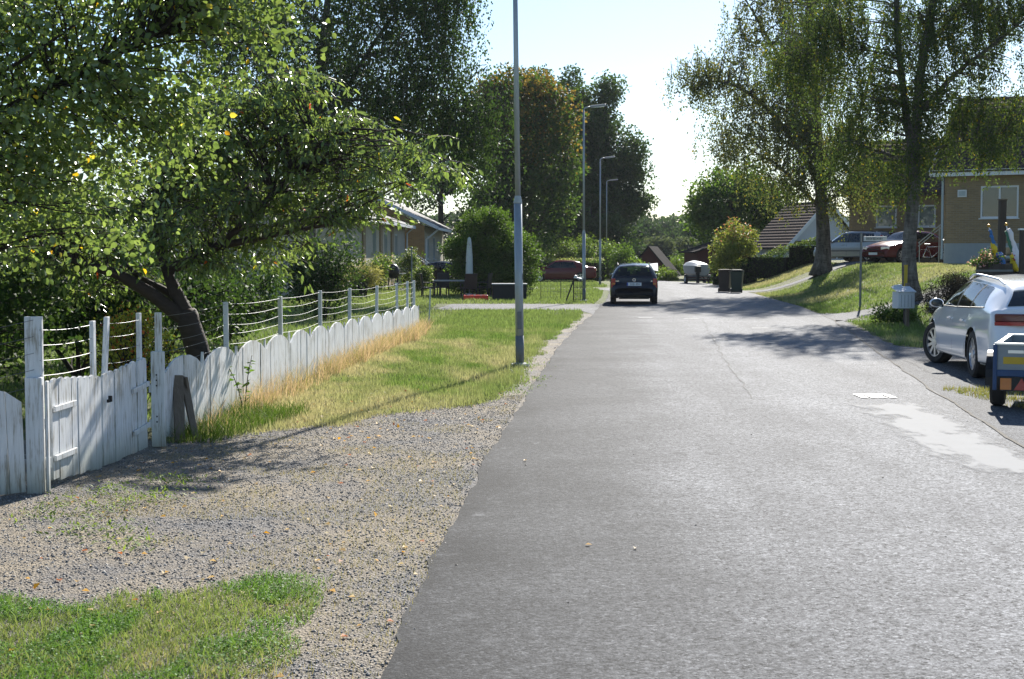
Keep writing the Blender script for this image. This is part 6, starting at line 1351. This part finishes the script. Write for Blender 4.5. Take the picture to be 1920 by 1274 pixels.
for k, (px, py, d, w, h, lab, ex) in enumerate([(715, 520, 73, .9, 1.9, 'tall flowering bush with pale blossoms beside the barbecue', (.75, .62, .58)), (765, 520, 74, 1.1, 2.0, 'rose bush with white blossoms below the stair railing', (.8, .8, .75)), (703, 540, 68, .9, 1.5, 'leafy green bush behind the ornamental grasses', (.6, .55, .4)), (790, 545, 70, .6, 1.2, 'small white-flowered bush left of the patio chairs', (.8, .8, .75))]):
    q = W(px, py, d); bush('flower_bush', lab, 'bush', (q[0], d, 0), [[q[0], d, h * .5, w * .55, w * .5, h * .5, 1], [q[0] + .2, d, h * .75, w * .4, w * .4, h * .3, 1]], 60, 55, .10, LIGHT if k != 2 else GREEN, .22, 161 + k, stem_r=.02, extra_cols=(ex,), extra_p=.07, shell=2)
# garden wire fence beside the storage box, steel post at the fence end, pole by the railing
t = thing('metal_post', 'thin grey steel post standing alone just past the picket fence end', 'post', (G(804, 616)[0], G(804, 616)[1], 0)); t.rotation_euler = (0, R(2.5), 0)
MB().box((0, 0, .48), (.035, .035, .96)).build('post', M['galv'], t); MB().box((0, 0, .965), (.05, .05, .02)).build('cap', M['galv_dark'], t)
q = W(772, 500, 36.5); t = thing('metal_post', 'tall thin pole behind the last picket panels, higher than the wire posts', 'post', (q[0], 36.5, 0))
MB().tube([(0, 0, 0), (0, 0, 1.95)], .018, 6).build('pole', M['galv_dark'], t); MB().lathe([(.03, 1.95), (.03, 1.98), (.005, 2.0)], 8).build('tip', M['galv_dark'], t)
wf = thing('wire_fence', 'thin dark wire mesh fence between the storage box and the second street lamp', 'fence', (1.15, 57.4, 0))
mb = MB()
for x in np.arange(0, 1.62, .13): mb.tube([(x, 0, 0), (x, 0, .78)], .004, 4)
for z in (.12, .34, .56, .76): mb.tube([(0, 0, z), (1.6, 0, z)], .004, 4)
mb.build('mesh', M['galv_dark'], wf); 
for x in (.0, .8, 1.6): MB().tube([(x, 0, 0), (x, 0, .82)], .014, 6).build('post', M['black_soft'], wf)
q = G(1076, 566); t = thing('garden_gate', 'dark wire gate with pale bundle on top, left of the second street lamp', 'gate', (q[0], q[1] + .2, 0), R(-20))
mb = MB()
for x in np.arange(.0, .36, .07): mb.tube([(x, 0, .05), (x + .02, 0, .82)], .006, 4)
for z in (.08, .3, .55, .8): mb.tube([(0, 0, z), (.36, 0, z)], .008, 5)
mb.build('wire_leaf', M['black_soft'], t); MB().tube([(-.28, -.1, 0), (.02, 0, .88)], .028, 7).build('stake', M['dark_wood'], t); MB().tube([(0, 0, 0), (0, 0, .95)], .025, 7).build('post', M['dark_wood'], t)
MB().box((.08, 0, .95), (.10, .12, .12), ry=R(15)).box((.22, 0, .89), (.28, .14, .05), ry=R(12)).build('bundle', M['white_pl'], t, bevel=.02)

# ------------------------------------------------------------------ wheelie bins, letter box, signs
M['bin'] = mat_simple('dark green bin plastic', (.010, .026, .018), .5, var=.2, scale=4); M['bin_b'] = mat_simple('brown bin plastic', (.022, .014, .011), .5, var=.2, scale=4)
def wbin(label, x, y, rz, mat):
    t = thing('wheelie_bin', label, 'bin', (x, y, .015), rz, 'bins at the right road edge')
    mb = MB(); mb.add([(sx * w, sy * d + o, z) for z, w, d, o in ((.02, .22, .25, .03), (.98, .285, .34, 0)) for sx, sy in ((-1, -1), (1, -1), (1, 1), (-1, 1))], [(3, 2, 1, 0), (4, 5, 6, 7), (0, 1, 5, 4), (1, 2, 6, 5), (2, 3, 7, 6), (3, 0, 4, 7)])
    mb.build('bin', mat, t, bevel=.025); l = MB().box((0, 0, 1.03), (.60, .72, .05), rx=R(4)).box((0, .02, 1.065), (.42, .5, .03), rx=R(4)).build('lid', mat, t, bevel=.02)
    MB().tube([(-.22, .39, 1.0), (.22, .39, 1.0)], .02, 6).build('handle', mat, t)
    for s in (-1, 1): MB().lathe([(.10, -.025), (.10, .025)], 14, Matrix.Translation((s * .25, .24, .10)) @ Matrix.Rotation(R(90), 4, 'Y')).build('wheel', M['rubber'], t)
    return t
wbin('dark green wheelie bin standing at the right road edge', 10.62, 68.0, R(165), M['bin']); wbin('brown wheelie bin half hidden behind the dark green one', 10.22, 69.1, R(160), M['bin_b'])
q = G(1711, 616, hz_(9.7, 35)); mbp = (q[0] - .14, q[1], hz_(q[0], q[1]))
mz = thing('letter_box', 'white metal letter box with sloping lid on a grey wooden post', 'letter box', mbp, R(14))
MB().box((0, .0, .55), (.075, .10, 1.1)).build('post', M['grey_wood'], mz, bevel=.006)
MB().prism([(-.22, .50), (.22, .50), (.22, .90), (-.22, .90)], -.36, -.06, Matrix.Translation((-.22, 0, 0)) ).build('box', M['white_metal'], mz, bevel=.008)
MB().box((-.22, -.215, .955), (.50, .36, .03), rx=R(20)).build('lid', M['white_metal'], mz, bevel=.006)
mb = MB()
for x in (-.36, -.27, -.18, -.09): mb.box((x, -.362, .68), (.012, .006, .3))
mb.build('panel_rib', M['grey_pl'], mz); MB().box((-.22, -.03, .8), (.3, .06, .06)).build('bracket', M['galv_dark'], mz)
MB().box((-.30, -.05, 1.035), (.20, .10, .06), ry=R(-8)).build('number_tab', M['white_metal'], mz)
q = W(1698, 530, 36.3); ym = thing('marker_pole', 'yellow marker pole in front of the near birch trunk, above the letter box', 'pole', (q[0], 36.3, hz_(q[0], 36.3)))
MB().box((0, 0, .40), (.085, .06, .8)).build('lower_post', M['dark_wood'], ym, bevel=.01); MB().box((0, 0, 1.12), (.085, .03, .74), ry=R(0.5)).build('pole', M['yellow_p'], ym, bevel=.01); MB().box((0, 0, 1.51), (.09, .04, .04)).build('cap', M['yellow'], ym)
ys_ = 44.6; xs_ = (1613 - 960) / F * ys_; sg2 = thing('street_sign', 'grey post with a small white street name blade beside the side lane', 'sign', (xs_, ys_, hz_(xs_, ys_)))
MB().tube([(0, 0, -.1), (0, 0, 2.48 - hz_(xs_, ys_))], .035, 10).build('post', M['galv_dark'], sg2)
zz = W(1613, 448, ys_)[2] - hz_(xs_, ys_)
bl = MB().box((.43, -.04, zz), (.74, .02, .15), rz=R(6)).build('name_blade', M['white_metal'], sg2, bevel=.004); 
mb = MB(); rr_ = np.random.default_rng(4); x = .14
for wd_ in (.045, .03, .04, .04, .035, .04, .02, .04, .035, .04, .03): mb.box((x + wd_ / 2, -.052 + (x - .43) * math.tan(R(6)), zz), (wd_ * .8, .004, rr_.choice([.05, .065, .08])), rz=R(6)); x += wd_ + .012
mb.build('faded_lettering', M['galv_dark'], bl)
# planter with two furled flags, post and stone steps on the right bank
px_, py_ = 13.55, 40.5; pzv = hz_(px_, py_)
pl = thing('planter', 'dark wooden half barrel planter on the right bank beside the flags', 'planter', (px_, py_, pzv))
MB().lathe([(.42, 0), (.50, .35), (.48, .72), (.44, .72), (.42, .6)], 20).build('barrel', M['dark_wood'], pl); MB().lathe([(.485, .18), (.50, .20), (.505, .24), (.49, .25)], 20, cap=False).lathe([(.50, .5), (.505, .52), (.50, .56)], 20, cap=False).build('hoop', M['galv_dark'], pl)
pl2 = thing('wooden_planter', 'long dark timber box behind the half barrel at the picture edge', 'planter', (px_ + 1.2, py_ + .4, pzv), R(-8))
MB().box((0, 0, .40), (1.5, .5, .8)).build('box', M['dark_wood'], pl2, bevel=.01); MB().box((0, 0, .83), (1.6, .58, .05)).build('rim', M['grey_wood'], pl2, bevel=.008)
bush('flower_plant', 'pink flowers growing in the dark half barrel planter', 'flowers', (px_ - .2, py_ - .15, pzv + .62), [[px_ - .3, py_ - .2, pzv + .85, .36, .3, .22, 1], [px_ - .6, py_ - .3, pzv + .55, .22, .2, .28, 1]], 40, 45, .06, GREEN, .10, 171, stem_r=.01, extra_cols=((.60, .28, .33), (.75, .6, .62)), extra_p=.25)
M['fl_blue'] = mat_simple('blue flag cloth', (.04, .16, .42), .8, var=.1); M['fl_yel'] = mat_simple('yellow flag cloth', (.72, .52, .03), .8, var=.1); M['fl_white'] = mat_simple('white flag cloth', (.72, .70, .75), .8, var=.08); M['fl_green'] = mat_simple('green flag cloth', (.05, .16, .10), .8, var=.1); M['fl_red'] = mat_simple('red flag cloth', (.55, .05, .06), .8, var=.1); M['brass'] = mat_simple('brass knob', (.60, .33, .05), .3, .6, var=.1)
def furled(mb, a, b, r0, r1, t0, t1, seed):
    r = np.random.default_rng(seed); n = 9; P = []; RR = []
    for t in np.linspace(t0, t1, n): P.append(np.array(a) * (1 - t) + np.array(b) * t + r.normal(size=3) * .012); RR.append((r0 + (r1 - r0) * t) * r.uniform(.8, 1.2))
    mb.tube(P, RR, 9)
def flag(label, x, y, top, lean, parts, seed):
    z0 = hz_(px_, py_) + .45; t = thing('flag', label, 'flag', (x, y, z0)); h = top - z0; a = (lean, 0, 0); b = (0, 0, h)
    MB().tube([a, b], .014, 7).build('stick', M['white_pl'], t); MB().lathe([(.012, 0), (.045, .02), (.055, .05), (.03, .085), (.005, .09)], 10, Matrix.Translation(b)).build('knob', M['brass'], t)
    for mt, t0, t1, r0, r1, dx in parts:
        mb = MB(); furled(mb, (b[0] + dx, b[1] - .02, b[2]), (a[0] + dx, a[1] - .02, a[2]), r0, r1, t0, t1, seed); seed += 1; mb.build('cloth', M[mt], t)
f1 = W(1852, 427, py_); f2 = W(1889, 424, py_)
flag('furled blue and yellow flag leaning left from the planter', f1[0], py_ - .1, f1[2], .42, [('fl_blue', .05, .40, .045, .06, 0), ('fl_yel', .34, .70, .05, .10, -.04), ('fl_blue', .55, 1.0, .09, .13, .03)], 5)
flag('furled white, green and red flag leaning from the planter at the picture edge', f2[0], py_ + .1, f2[2], .42, [('fl_white', .05, .95, .05, .13, .04), ('fl_green', .1, .55, .03, .05, -.06), ('fl_red', .58, .72, .07, .08, -.02), ('fl_yel', .62, .95, .06, .09, -.10)], 9)
q = W(1879, 420, 43.5); wp = thing('wooden_post', 'thick dark timber post standing behind the flags in front of the brick house', 'post', (q[0], 43.5, hz_(q[0], 43.5)))
hh_ = W(1879, 376, 43.5)[2] - hz_(q[0], 43.5); MB().box((0, 0, hh_ / 2), (.19, .19, hh_)).build('post', M['dark_wood'], wp, bevel=.01); MB().box((0, 0, hh_ + .02), (.23, .23, .04)).build('cap', M['grey_wood'], wp)
q = W(1916, 470, 39.5); wp = thing('wooden_post', 'shorter dark post with pale cap cut by the right picture edge', 'post', (q[0], 39.5, hz_(q[0], 39.5)))
hh_ = W(1916, 432, 39.5)[2] - hz_(q[0], 39.5); MB().box((0, 0, hh_ / 2), (.12, .12, hh_)).build('post', M['dark_wood'], wp, bevel=.01); MB().box((0, 0, hh_ + .025), (.18, .18, .05)).build('cap', M['white_pl'], wp)
ss_ = W(1806, 528, 36.5); stp = thing('stone_step', 'pale stone slab on the bank above the white estate car', 'stone', (ss_[0], 37.5, hz_(ss_[0], 37.5)), R(5))
MB().box((0, 0, .22), (.95, .7, .30)).build('base', M['stone'], stp, bevel=.04); MB().box((0, 0, .40), (1.05, .8, .06)).build('slab', M['concrete'], stp, bevel=.015)
q = W(1775, 545, 34.5); bush('dry_shrub', 'dark brownish dry shrub on the bank behind the white estate car mirror', 'shrub', (q[0], 34.5, hz_(q[0], 34.5)), [[q[0], 34.5, .75, .65, .6, .55, 1], [q[0] + .4, 34.5, .95, .5, .5, .4, 1]], 110, 90, .055, ((.06, .045, .035), (.11, .085, .06)), .17, 181, stem_r=.02, aspect=.35)
q = W(1700, 600, 36.5); bush('ground_shrub', 'dark green weeds round the foot of the letter box post', 'shrub', (q[0] - .15, 37.0, hz_(q[0], 37.)), [[q[0] - .2, 37.0, hz_(q[0], 37.) + .25, .55, .3, .22, 1]], 40, 50, .07, GREEN, .12, 182, stem_r=.01)
# bicycle behind the maroon saloon
x, y = 18.75, 63.9; bk = thing('bicycle', 'dark bicycle leaning at the corner of the yellow brick house', 'bicycle', (x, y, hz_(x, y)), R(-20)); bk.rotation_euler = (R(6), 0, R(-20))
for xx in (-.52, .52):
    n_ = 24; MB().tube([(xx + .33 * math.cos(2 * math.pi * k / n_), 0, .34 + .33 * math.sin(2 * math.pi * k / n_)) for k in range(n_ + 1)], .018, 6, cap=False).build('wheel', M['rubber'], bk)
MB().tube([(-.52, 0, .34), (-.15, 0, .32), (-.32, 0, .85), (-.52, 0, .34)], .016, 6).tube([(-.15, 0, .32), (.40, 0, .80), (-.30, 0, .78)], .016, 6).tube([(.52, 0, .34), (.38, 0, .95)], .016, 6).build('frame', M['chrome'], bk)
MB().tube([(.30, -.28, 1.02), (.38, 0, .98), (.30, .28, 1.02)], .014, 6).build('handlebar', M['chrome'], bk); MB().box((-.34, 0, .90), (.26, .14, .06)).build('saddle', M['black'], bk, bevel=.02)
MB().box((.45, 0, 1.0), (.30, .34, .22)).build('basket', M['galv_dark'], bk)
# ------------------------------------------------------------------ air
m, nt, out = new_mat('haze air'); n = N(nt)
v = n('VolumePrincipled', {'Color': (.90, .95, 1.0), 'Density': .00016, 'Anisotropy': .0}); nt.links.new(v.outputs[0], out.inputs['Volume'])
hzb = MB().box((0, 2500, 17), (5400, 5300, 40)).build('haze', m); props(hzb, 'thin summer haze filling the whole street', 'haze', kind='stuff')
